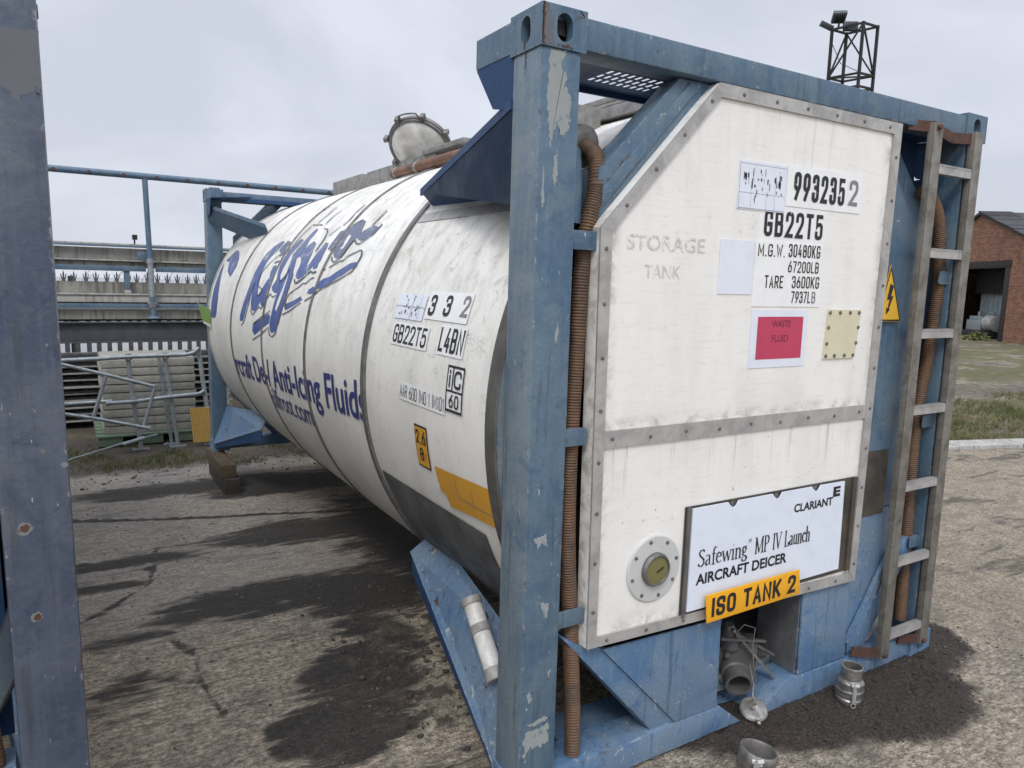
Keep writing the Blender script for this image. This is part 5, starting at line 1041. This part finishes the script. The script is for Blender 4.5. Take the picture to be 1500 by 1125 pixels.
# ------------------------------------------------------------------ boards on a pallet and galvanised barrier frames
gz = -.27; GP = 'pale boards stacked on the green pallet'
pal = thing('pallet', 'green painted wooden pallet under the stack of pale boards', 'pallet', (-.40, 8.1, gz + .02))
def pal_part(name, *a):
    v = MB(); v.box(*a); v.build(name, 'pallet', pal, .004)
for x0, x1 in ((-.56, -.30), (-.13, .13), (.28, .54)):
    pal_part('bearer', x0, x1, -.40, .62, .0, .105)
for i in range(5): pal_part('deck_slat', -.57, .555, -.42 + i * .22, -.27 + i * .22, .106, .128)
ORD = ['bottom', 'second', 'third', 'fourth', 'fifth', 'sixth', 'seventh', 'eighth', 'topmost']
zt = gz + .149; rb = random.Random(3)
for i in range(9):
    h = .098; v = MB(); dx = rb.uniform(-.012, .012); tl = rb.uniform(-.004, .004)
    v.box(-.50, .50, -.02, .95, .004, h - .010); v.box(-.49, .49, .015, .94, h - .0099, h + .0035)
    for xx in (-.44, -.10, .22, .45): v.lathe([(.009, 0), (.009, .002), (.0001, .002)], (xx + dx * 2, -.0202, h * .5), (0, -1, 0), 10, v.mat('board'))
    v.mats = []; v.mat('board'); kd = v.mat('black'); v.mi = [kd if len(f) > 4 else 0 for f in v.f]; 
    o = v.build('board', None, None, .003); o.location = (-.385 + dx, 7.78 + rb.uniform(-.008, .008), zt + i * h); o.rotation_euler = (0, tl * .3, tl)
    tag(o, ('%s pale grey board of the stack on the green pallet' % ORD[i]) if i else 'bottom pale grey board, lying directly on the green pallet', 'board', GP)
# slatted pallets piled behind
sl = MB()
for k in range(3): sl.box(-.06 + k * 1.05 - 1.05, .06 + k * 1.05 - 1.05, 0, 1.0, 0, .070)
for k in range(6): sl.box(-1.15, 1.15, k * .17, k * .17 + .11, .0705, .088)
base_me = sl.build('slatted_pallet', 'slat', None, .003)
for i in range(10):
    o = base_me if i == 0 else base_me.copy()
    if i: C.objects.link(o)
    o.location = (-.42 + rb.uniform(-.05, .05), 9.02 + rb.uniform(-.04, .04), gz + .02 + i * .089)
    tag(o, 'dark grey slatted pallet in the pile behind the pale boards', 'pallet', 'slatted pallets piled behind the boards')
# barrier frames (tubes)
def frame(label, tubes, plates, r=.024):
    t = thing('barrier_frame', label, 'barrier', tubes[0][-1], 'galvanised barrier frames leaning by the boards'); o = Vector(tubes[0][-1])
    for i, p in enumerate(tubes):
        v = MB(); v.tube([Vector(q) - o for q in p], r, 12); v.mats = [M['galv']]; v.build('upright' if abs(p[0][2] - p[-1][2]) > .6 else 'rail', None, t)
    for p in plates:
        v = MB(); q = Vector(p) - o; v.box(q.x - .09, q.x + .09, q.y - .05, q.y + .05, q.z - .004, q.z + .008)
        for dx in (-.06, .06): v.lathe([(.014, 0), (.014, .012), (.0001, .013)], (q.x + dx, q.y - .0, q.z + .008), (0, 0, 1), 8)
        v.mats = [M['galv']]; v.build('foot_plate', None, t)
    return t
Y0 = 7.50
f1 = frame('tall galvanised tube barrier with two uprights standing against the pale boards',
    [[(-.627, Y0, .815), (-.60, Y0 - .02, .40), (-.53, Y0 - .05, -.255)], [(-.246, Y0 - .002, .805), (-.20, Y0 - .02, .34), (-.142, Y0 - .05, -.255)],
     [(-1.6, Y0 - .04, .79), (-.93, Y0 - .04, .805), (-.60, Y0 - .04, .82), (-.011, Y0 - .04, .828), (.07, Y0 - .04, .85), (.126, Y0 - .04, .905)],
     [(-.87, Y0 - .062, .30), (-.585, Y0 - .062, .306), (-.204, Y0 - .062, .34), (.10, Y0 - .06, .355), (.164, Y0 - .05, .385)]],
    [(-.53, Y0 - .05, gz + .012), (-.142, Y0 - .05, gz + .012)])
for p in ((-.585, Y0 - .04, .308), (-.204, Y0 - .035, .34), (-.62, Y0 - .02, .818), (-.24, Y0 - .02, .82)):
    v = MB(); q = Vector(p) - f1.location; v.tube([q - Vector((0, 0, .035)), q + Vector((0, 0, .035))], .036, 12); v.mats = [M['galv']]; v.build('tube_clamp', None, f1)
f2 = frame('second galvanised tube barrier behind, its single upright beside the right-hand one', [[(-.298, 7.60, .79), (-.25, 7.60, .3), (-.19, 7.60, -.26)], [(-1.7, 7.60, .29), (-1.2, 7.60, .292), (-.80, 7.60, .30)]], [(-.19, 7.60, gz + .012)], .021)
f3 = frame('leaning galvanised tube at the right end of the boards by the blue post', [[(.125, Y0 + .03, .90), (.16, Y0 - .01, .5), (.235, Y0 - .09, -.26)]], [(.235, Y0 - .09, gz + .012)], .026)
f4 = frame('low trapezoid galvanised frame leaning in front of the pale boards', [[(-1.6, 7.20, .90), (-1.241, 7.2, .774), (-.865, 7.2, .656), (-.394, 7.2, .504)], [(-.865, 7.2, .645), (-.93, 7.18, .43), (-1.001, 7.15, .215)], [(-.385, 7.2, .515), (-.45, 7.18, .28), (-.521, 7.15, .061)], [(-1.7, 7.15, .36), (-1.0, 7.14, .195), (-.46, 7.13, .04)]], [], .020)
f4.children[-1].data.transform(Matrix.Identity(4))
v = MB(); v.tube([(-1.6, 6.75, gz + .03), (-1.24, 7.06, gz + .05), (-.70, 7.42, gz + .11), (-.36, 7.46, gz + .17)], .011, 8); v.mats = [M['galv']]; place(tag(v.build('steel_rod', None, None), 'thin bent steel rod lying on the dirt in front of the green pallet', 'rod'), (-1.2, 7, gz))
v = MB(); v.tube([(-.72, 7.38, gz + .10), (-.50, 7.36, gz + .16)], .024, 10); v.mats = [M['galv']]; place(tag(v.build('pipe_offcut', None, None), 'short galvanised pipe offcut lying at the foot of the tall barrier', 'pipe'), (-.6, 7.3, gz))
# yellow grating
v = MB(); k = v.mat('frp'); o3 = Vector((.0, 7.42, .19)); ux = Vector((.21, -.012, .0)) / .21; uz = Vector((.022, -.08, -.42)); uz = uz / uz.length; nn = ux.cross(uz)
Wg, Hg = .235, .40
for i in range(13): a = o3 + ux * (Wg * i / 12); v.beam(a, a + uz * Hg, .007, .025, k, nn)
for i in range(19): a = o3 + uz * (Hg * i / 18) + nn * .0006; v.beam(a, a + ux * Wg, .007, .022, k, nn)
v.add([o3 + nn * .011, o3 + ux * Wg + nn * .011, o3 + ux * Wg + uz * Hg + nn * .011, o3 + uz * Hg + nn * .011], [(0, 1, 2, 3)], v.mat('frp_dark'))
place(tag(v.build('floor_grating', None, None), 'yellow plastic floor grating leaning beside the far blue post', 'grating'), (.1, 7.4, gz))

# ------------------------------------------------------------------ raised walkway and fence behind
g = thing('loading_gantry', 'long raised steel and concrete walkway with a blue handrail behind the stacked boards', 'gantry', (-.2, 9.4, gz))
def gp(name, m, f, bevel=.004, off=(-.2, 9.4, gz)):
    v = MB(); f(v); o = v.build(name, m, None, bevel); o.data.transform(Matrix.Translation(-Vector(off))); o.parent = g; return o
X0, X1 = -5.0, 9.0
gp('girder', 'girder', lambda v: (v.box(X0, X1, 9.00, 9.012, .872, 1.105), v.box(X0, X1, 8.93, 9.08, .852, .870), v.box(X0, X1, 8.93, 9.08, 1.107, 1.121)))
gp('concrete_edge', 'conc', lambda v: v.box(X0, X1, 9.06, 9.9, 1.150, 1.258))
gp('girder', 'black', lambda v: v.box(X0, X1, 9.12, 9.6, 1.122, 1.149))  # not a beam: black strip in the slot, painting in its shade
gp('rail', 'blue', lambda v: v.box(X0, X1, 8.985, 9.03, 1.300, 1.355))
gp('edge_trim', 'conc_pale', lambda v: v.box(X0, X1, 9.05, 9.12, 1.372, 1.462))
gp('edge_trim', 'alu', lambda v: v.box(X0, X1, 9.03, 9.12, 1.464, 1.485))
gp('concrete_panel', 'conc', lambda v: v.box(X0, X1, 9.14, 9.24, 1.30, 1.632), .01)
gp('channel', 'blue', lambda v: (v.box(X0, -.27, 9.04, 9.12, 1.775, 1.842), v.box(-.15, X1, 9.04, 9.12, 1.775, 1.842)))
gp('soffit', 'conc', lambda v: v.box(X0, X1, 9.22, 9.9, 1.82, 1.905)); gp('edge_trim', 'conc_pale', lambda v: v.box(X0, X1, 9.16, 9.22, 1.906, 1.922))
gp('concrete_panel', 'conc', lambda v: v.box(X0, X1, 9.20, 9.30, 1.923, 2.075), .01)
gp('rail', 'blue', lambda v: v.box(X0, X1, 9.12, 9.17, 2.085, 2.112)); gp('edge_trim', 'conc_pale', lambda v: v.box(X0, X1, 9.22, 9.9, 2.114, 2.135))
hr = gp('handrail', 'blue', lambda v: v.tube([(X0, 9.0, 3.0), (0, 9.0, 2.997), (X1, 9.0, 2.985)], .042, 14), 0)
for i in range(14):
    xx = -1.25 + i * .38; v = MB(); v.box(xx + .0 - .03, xx + .03, 8.990, 8.996, 2.955, 2.985); v.f = v.f[:]
    v = MB(); v.lathe([(.024, -.004), (.022, .004), (.0001, .005)], (xx, 8.956, 2.99), (0, -1, .1), 10); o = v.build('bolt', 'rust', None); o.data.transform(Matrix.Translation(-Vector((-.2, 9.4, gz)))); o.parent = hr
gp('rail_post', 'blue', lambda v: v.tube([(-.245, 9.0, 2.97), (-.222, 8.99, 1.95)], .034, 12), 0)
gp('rail_post', 'galv', lambda v: (v.tube([(-.222, 8.985, 1.95), (-.215, 8.97, 1.45)], .037, 12), v.lathe([(.045, 0), (.045, .05)], (-.222, 8.985, 1.88), (0, 0, 1), 12)), 0)
gp('rail_post', 'blue', lambda v: (v.tube([(-.214, 8.97, 1.45), (-.208, 8.96, 1.19)], .034, 12), v.lathe([(.085, 0), (.085, .012), (.05, .03)], (-.208, 8.96, 1.165), (0, 0, 1), 16)), 0)
gp('post_clamp', 'alu_bright', lambda v: (v.box(-.275, -.15, 8.94, 9.01, 1.335, 1.375), v.box(-.26, -.17, 8.93, 9.0, 1.30, 1.332)), .006)
gp('bracket', 'blue', lambda v: v.box(-.36, -.25, 9.03, 9.10, 1.93, 2.03)); gp('stub_post', 'blue', lambda v: v.box(-.53, -.46, 9.06, 9.13, 1.53, 1.775)); gp('stub_post', 'conc_pale', lambda v: v.box(-.53, -.45, 9.05, 9.135, 1.487, 1.53))
for xx in (-4.2, 5.5): gp('support_leg', 'girder', lambda v: v.box(xx - .12, xx + .12, 9.05, 9.3, -.31, .85))
for xx in (-4.2, 5.5): gp('support_leg', 'girder', lambda v: v.box(xx - .06, xx + .06, 9.25, 9.35, 1.25, 2.08))
v = MB(); v.beam((-.36, 9.45, 2.137), (-.36, 9.45, 2.20), .02, .02); v.box(-.385, -.325, 9.42, 9.50, 2.20, 2.265); v.mats = [M['black']]
place(tag(v.build('small_lamp', None, None), 'small black lamp standing on top of the concrete walkway edge', 'lamp'), (-.36, 9.45, 2.137))
# palisade fence
fy = 11.5; fe = thing('palisade_fence', 'grey steel palisade fence with three-pronged pale tops behind the walkway', 'fence', (0, fy, gz))
v = MB(); outl = [(-.034, 0), (.034, 0), (.034, 1.84), (.024, 1.885), (.046, 1.985), (.030, 1.975), (.012, 1.91), (.013, 1.98), (.0, 2.04), (-.013, 1.98), (-.012, 1.91), (-.030, 1.975), (-.046, 1.985), (-.024, 1.885), (-.034, 1.84)]
v.prism([(a, .0 + abs(a) * .35, b) for a, b in outl], (0, .004, 0)); pale0 = None
for i in range(76):
    if i == 0: pale0 = v.build('pale', 'galv', fe); o = pale0; o.data.materials[0] = M['palegrey']
    else: o = pale0.copy(); C.objects.link(o); o.parent = fe
    o.location = (-4.0 + i * .147 + rb.uniform(-.006, .006), 0, rb.uniform(-.012, .012)); o.rotation_euler = (0, rb.uniform(-.012, .012), 0)
for z in (.35, 1.72): v = MB(); v.box(-4.1, 7.2, .02, .07, z, z + .05); v.build('fence_rail', 'girder', fe)
for i in range(5): v = MB(); v.box(-3.9 + i * 2.75, -3.82 + i * 2.75, .07, .13, -.05, 1.95); v.build('fence_post', 'girder', fe)
v = MB()
for i in range(13):
    x = -2.2 + i * .43; pts = [(x + .13 * math.cos(a) + .02 * a, .12 + .1 * math.sin(a), 1.98 + .17 * math.sin(a + .5 * i)) for a in [k * .7 for k in range(8)]]; v.tube(pts, .003, 4, 0, False)
v.build('barbed_wire', 'black', fe)
# things beyond the fence
tr = thing('parked_trailer', 'white box trailer parked beyond the fence, glimpsed below the grey girder', 'trailer', (1.6, 14.2, gz))
v = MB(); v.box(-2.1, 3.0, -1.0, 1.0, .10, 1.5); v.build('body', 'whitebag', tr, .03)
v = MB(); v.box(-2.2, 3.1, -1.03, 1.03, 1.50, 1.56); v.build('roof_edge', 'galv', tr, .01)
for x in (-1.2, 1.2, 2.0):
    v = MB(); v.lathe([(.10, -.09), (.30, -.09), (.33, -.06), (.33, .06), (.30, .09), (.10, .09)], (x, -.92, .06), (0, 1, 0), 24); v.build('wheel', 'void', tr)
v = MB(); v.lathe([(.22, 0), (.22, .28), (.226, .29), (.22, .30), (.22, .62), (.226, .63), (.22, .64), (.22, .88), (.21, .89), (.205, .875), (.0001, .875)], (-1.62, 12.6, gz), (0, 0, 1), 28, v.mat('reddrum')); place(tag(v.build('drum', None, None), 'small red drum standing beyond the fence at the left', 'drum'), (-1.62, 12.6, gz))

# ------------------------------------------------------------------ light tower, brick building, generator, kerb
tb = Vector((-1.217 + .9304 * 16.2, -1.89 + .6663 * 16.2, 0)); tw = thing('light_tower', 'black lattice lighting mast with floodlights rising behind the tank top beam', 'light tower', tb)
fd = Vector((.813, .582, 0)); sdv = Vector((.582, -.813, 0)); hd = .455
cor = [-sdv * hd - fd * .06, fd * hd * .72 - sdv * .16, sdv * hd + fd * .05, -fd * hd * .72 + sdv * .16]; top = 7.48
v = MB()
for c in cor: v.beam(c, c + Vector((0, 0, top)), .052, .052)
v.build('mast_leg', 'black', tw)
v = MB(); lv = [top - .03, top - 1.05, top - 1.32, top - 2.4, top - 3.5, top - 4.6, top - 5.7, top - 6.8]
for z in lv:
    for i in range(4): v.beam(cor[i] + Vector((0, 0, z)), cor[(i + 1) % 4] + Vector((0, 0, z)), .04, .04)
for a in range(len(lv) - 1):
    if lv[a] - lv[a + 1] < .5: continue
    for i in range(4):
        p, q = (cor[i], cor[(i + 1) % 4]) if (a + i) % 2 else (cor[(i + 1) % 4], cor[i]); v.beam(p + Vector((0, 0, lv[a])), q + Vector((0, 0, lv[a + 1])), .03, .03)
v.beam(cor[0] + Vector((0, 0, lv[1])), cor[2] + Vector((0, 0, lv[1])), .03, .03); v.tube([cor[0] + Vector((0.02, 0, top - .3)), cor[0] * .5 + Vector((0, 0, top - .75)), cor[3] * .8 + Vector((0, 0, top - 1.0))], .008, 5); v.build('bracing', 'black', tw)
for p, r, s in (((cor[0] + fd * -.0 + sdv * .12 + Vector((0, 0, top + .22))), (R(55), 0, R(-40)), (.28, .09, .26)), ((cor[0] - sdv * .12 + Vector((0, 0, top + .06))), (R(20), R(24), R(-35)), (.30, .06, .12)), ((cor[0] * .25 + cor[1] * .2 + cor[3] * .35 + Vector((0, 0, top + .0))), (R(-8), 0, R(-35)), (.30, .10, .18))):
    v = MB(); a, b_, c = s; v.box(-a / 2, a / 2, -b_ / 2, b_ / 2, -c / 2, c / 2); v.box(-a / 2 + .02, a / 2 - .02, b_ / 2, b_ / 2 + .03, -c / 2 + .03, c / 2 - .03)
    for k in range(6): v.box(-a / 2 + .03 + k * a / 7, -a / 2 + .04 + k * a / 7, -b_ / 2 - .04, -b_ / 2 - .001, -c / 2 + .02, c / 2 - .02)
    o = v.build('floodlight', 'girder', tw, .006); o.location = p; o.rotation_euler = r
for p, q in ((cor[0] + sdv * .12 + Vector((0, 0, top)), cor[0] + sdv * .14 + Vector((0, 0, top + .20))), (cor[0] - sdv * .03 + Vector((0, 0, top)), cor[0] - sdv * .1 + Vector((0, 0, top + .05))), (cor[0] * .3 + cor[1] * .2 + cor[3] * .3 + Vector((0, 0, top - .05)), cor[0] * .3 + cor[1] * .2 + cor[3] * .3 + Vector((0, 0, top + .01)))):
    v = MB(); v.beam(p, q, .03, .03); v.build('lamp_bracket', 'black', tw)
# brick building: local x runs to the right along the gable wall, local y goes in behind it
bl = thing('brick_building', 'old red brick gabled workshop with a dark open doorway across the yard', 'building', (28.249, 11.678, -.05)); bl.rotation_euler = (0, 0, math.atan2(-.8, -.6))
E = 4.3; xl, xr, ap, zr, ze = -9.6, 3.6, -3.0, 4.92, 2.70
zx = lambda x: zr - (zr - ze) * abs(x - ap) / (xr - ap)
v = MB(); dl, dr_, dh = -5.2, -.55, 3.10
for pts in ([(xl, 0), (dl, 0), (dl, zx(dl)), (xl, zx(xl))], [(dr_, 0), (xr, 0), (xr, zx(xr)), (dr_, zx(dr_))], [(dl, dh), (dr_, dh), (dr_, zx(dr_)), (ap, zr), (dl, zx(dl))]):
    v.prism([(a, 0, b) for a, b in pts], (0, .35, 0))
for x in (xl, xr - .35): v.box(x, x + .35, .351, 14, 0, ze - .02)
v.build('wall', 'brick', bl)
v = MB(); v.box(xl + .36, xr - .36, 8.0, 8.2, 0, ze); v.build('inner_wall', 'corr', bl)
v = MB()
for s_, xe in ((-1, xl - .3), (1, xr + .3)):
    v.prism([(ap, -.12, zr + .02), (xe, -.12, zx(xe) + .02), (xe, -.12, zx(xe) + .12), (ap, -.12, zr + .12)], (0, 14.2, 0))
rng = random.Random(5)
for i in range(26):
    f0 = i / 26; xx = ap + (xr + .3 - ap) * f0; y_ = -.14 - rng.random() * .05; v.prism([(xx, y_, zx(xx) + .125), (xx + .27, y_, zx(xx + .27) + .125), (xx + .27, y_, zx(xx + .27) + .15 + rng.random() * .05), (xx, y_, zx(xx) + .16)], (0, 1.2, 0))
v.build('roof', 'slate', bl)
v = MB(); v.box(dl - .1, dr_ + .05, -.012, .34, dh - .28, dh - .002, 0); v.box(dr_ - .34, dr_ - .002, -.008, .33, 0, dh - .282); v.box(dl + .002, dl + .3, -.008, .33, 0, dh - .282); v.build('door_frame', 'timber_dark', bl, .01)
v = MB(); v.box(dl + .31, dr_ - .36, 1.00, 1.06, 1.85, dh - .29); v.build('rolled_shutter', 'void', bl)
v = MB(); v.box(dl + .31, dr_ - .36, 1.25, 1.30, .0, 3.0)
for i in range(12): v.box(dl + .35 + i * .33, dl + .37 + i * .33, 1.235, 1.249, .0, 3.0)
v.build('sheet_partition', 'corr', bl)
gw = bl.matrix_basis if False else Matrix.Translation(bl.location) @ bl.rotation_euler.to_matrix().to_4x4()
gen = thing('generator', 'old grey generator set standing in the dark doorway of the brick building', 'generator', gw @ Vector((-3.05, .64, .05))); gen.rotation_euler = bl.rotation_euler; gen.scale = (1, 1, 1)
v = MB(); v.box(-1.1, 1.0, -.4, .4, .02, .30); v.box(-1.1, 1.0, -.45, .45, .0, .10); v.build('skid', 'black', gen, .02)
v = MB(); v.lathe([(.30, 0), (.33, .03), (.33, .16), (.30, .19), (.30, .62), (.33, .65), (.33, .70), (.22, .74), (.08, .76), (.0001, .76)], (.20, 0, .64), (1, 0, 0), 32)
for k in range(10): a = 2 * math.pi * k / 10; v.beam((.955, .2 * math.cos(a), .64 + .2 * math.sin(a)), (.955, .1 * math.cos(a), .64 + .1 * math.sin(a)), .03, .02)
v.mats = [M['alu']]; v.build('alternator', None, gen)
v = MB(); v.box(-1.0, .12, -.28, .28, .31, .72); v.box(-.95, .05, -.2, .2, .72, .88)
for k in range(4): v.lathe([(.09, 0), (.09, .10), (.05, .14), (.0001, .14)], (-.8 + k * .25, .22, .66), (0, 1, .6), 14)
v.mats = [M['galv']]; v.build('engine_block', None, gen, .015)
v = MB(); v.tube([(-.3, .15, .85), (-.25, .2, 1.0), (0, .22, 1.03), (.15, .2, .95)], .05, 12); v.tube([(-.9, .25, .6), (-1.15, .3, .8), (-1.15, .3, 1.05)], .08, 14); v.mats = [M['galv']]; v.build('exhaust_pipe', None, gen)
# kerb along the far side of the yard
v = MB(); d = Vector((.954, -.30, 0)); nrm = Vector((.30, .954, 0)); a0 = Vector((7.35, 2.6, 0)) - d * 4.4
for i in range(40):
    p = a0 + d * (i * .92); q = p + d * .912
    v.prism([p + Vector((0, 0, -.1)), p + Vector((0, 0, .045 + rb.uniform(-.006, .006))), p + nrm * .27 + Vector((0, 0, .055)), p + nrm * .27 + Vector((0, 0, -.1))], q - p)
o = v.build('kerb', 'kerb', None, .012); o['kind'] = 'structure'
# ------------------------------------------------------------------ grass, weeds, stones
def tuft_mesh(pts, m, name, hmin, hmax, w, per):
    v = MB(); k = v.mat(m)
    for x, y in pts:
        z = ground_at(x, y)[0]
        for _ in range(per):
            a = rb.random() * 6.28; h = rb.uniform(hmin, hmax); ox, oy = x + rb.gauss(0, .025), y + rb.gauss(0, .025); ln = h * rb.uniform(.3, .9); ca, sa = math.cos(a), math.sin(a)
            v.add([(ox - sa * w, oy + ca * w, z - .005), (ox + sa * w, oy - ca * w, z - .005), (ox + ca * ln * .4 + sa * w * .6, oy + sa * ln * .4 - ca * w * .6, z + h * .65), (ox + ca * ln, oy + sa * ln, z + h)], [(0, 1, 2), (0, 2, 3)], k)
    o = v.build(name, None, None, recalc=False); o['kind'] = 'stuff'; o['label'] = name; return o
gp_ = []
while len(gp_) < 4200:
    s_, t_ = rb.uniform(-1, 10), rb.uniform(.3, 4.2); p = Vector((7.35, 2.6, 0)) + Vector((.954, -.30, 0)) * s_ + Vector((.30, .954, 0)) * t_
    if mnoise.noise(p * .9) + .45 - .2 * t_ > rb.uniform(-.3, .5) : gp_.append((p.x, p.y))
o = tuft_mesh(gp_, 'grass', 'verge_grass', .03, .09, .004, 7); o['label'] = 'short patchy grass on the verge beyond the kerb'
gp_ = []
while len(gp_) < 900:
    p = Vector((rb.uniform(-1.4, 2.0), rb.uniform(6.3, 7.9), 0))
    if mnoise.noise(p * 1.7 + Vector((5, 5, 0))) > rb.uniform(-.1, .4): gp_.append((p.x, p.y))
o = tuft_mesh(gp_, 'grass', 'yard_grass', .015, .05, .003, 6); o['label'] = 'sparse grass and weeds on the dirt near the green pallet'
wd = thing('weed_plant', 'yellow-green weed growing at the foot of the brick wall by the doorway', 'weed', gw @ Vector((-1.2, -.6, 0)))
v = MB(); k = v.mat('leaf')
for i in range(150):
    a = rb.random() * 6.28; r = rb.uniform(.05, .75); h = rb.uniform(.05, .42) * (1.1 - r * .8); p = Vector((r * math.cos(a), r * math.sin(a) * .6, h)); u = Vector((rb.gauss(0, 1), rb.gauss(0, 1), rb.gauss(0, .5))).normalized() * .09; w = u.cross(Vector((rb.gauss(0, 1), rb.gauss(0, 1), 1))).normalized() * .045
    v.add([p - u, p + w, p + u, p - w], [(0, 1, 2, 3)], k)
    if i % 5 == 0: v.beam((p.x * .3, p.y * .3, 0), p, .012, .012, k)
v.build('foliage', None, wd, recalc=False)
def stones(n, fx, m, name, label, r0, r1):
    v = MB(); k = v.mat(m); c = 0; ico = [(0, 0, 1), (.94, 0, .33), (-.3, .9, .3), (-.7, -.6, .3), (.3, -.85, .35), (.5, .6, -.45), (-.75, .25, -.5), (.05, -.5, -.8)]
    bmx = bmesh.new(); bmesh.ops.create_icosphere(bmx, subdivisions=1, radius=1); iv = [p.co.copy() for p in bmx.verts]; iff = [tuple(q.index for q in f.verts) for f in bmx.faces]; bmx.free()
    while c < n:
        x, y = fx()
        if x is None: continue
        z, st, di, gr_, da = ground_at(x, y); r = r0 + (r1 - r0) * rb.random() ** 3; e = Vector((rb.uniform(.7, 1.3), rb.uniform(.7, 1.3), rb.uniform(.45, .8))) * r; jit = [rb.uniform(.8, 1.2) for _ in iv]
        v.add([(x + p.x * e.x * j, y + p.y * e.y * j, z + r * .2 + p.z * e.z * j) for p, j in zip(iv, jit)], iff, k); c += 1
    o = v.build(name, None, None, recalc=False, sharp=20); o['kind'] = 'stuff'; o['label'] = label
def near_left(): return (rb.uniform(-1.25, .6), rb.uniform(.1, 5.5))
def near_dirt():
    x, y = rb.uniform(.6, 3), rb.uniform(-.6, .3); return (x, y) if poly_sd(x, y, DIRT_R) > -.03 and not (y > .0 and x < 2.44) else (None, None)
def near_right():
    x = 2.4 + rb.expovariate(.5); y = rb.uniform(-1.2, 2.2); return (x, y) if kerb_d(x, y) < -.1 else (None, None)
def back_dirt(): return (rb.uniform(-1.6, 2), rb.uniform(5.9, 8.2))
def clod_zone(): return (rb.gauss(.15, .25), rb.gauss(1.15, .45))
stones(900, near_left, 'stone', 'yard_grit', 'loose pale grit scattered over the yard concrete', .002, .010)
stones(1500, near_dirt, 'stone_dark', 'wet_grit', 'dark wet grit heaped along the tank end', .002, .009)
stones(1600, near_right, 'stone', 'road_grit', 'loose grit on the worn road surface', .002, .010)
stones(900, back_dirt, 'stone', 'dirt_stones', 'small stones in the dirt by the pallet', .004, .022)
stones(300, clod_zone, 'stone_dark', 'mud_clods', 'broken dark clods of mud beside the saddle plate', .004, .018)

v = MB(); v.add([(-500, 20, -5), (600, 20, -5), (600, 700, -5), (-500, 700, -5)], [(0, 1, 2, 3)]); wm = NB('added_grey_water'); nb_ = wm.noise(wm.co(.6, .6, .6), 1.0, 4); wm.bump(nb_, .15, .1); M['added_water'] = wm.done((.05, .06, .065), .12)  # water plane added to mirror bright sky between the fence tops
o = v.build('added_water', 'added_water', None); o['kind'] = 'structure'
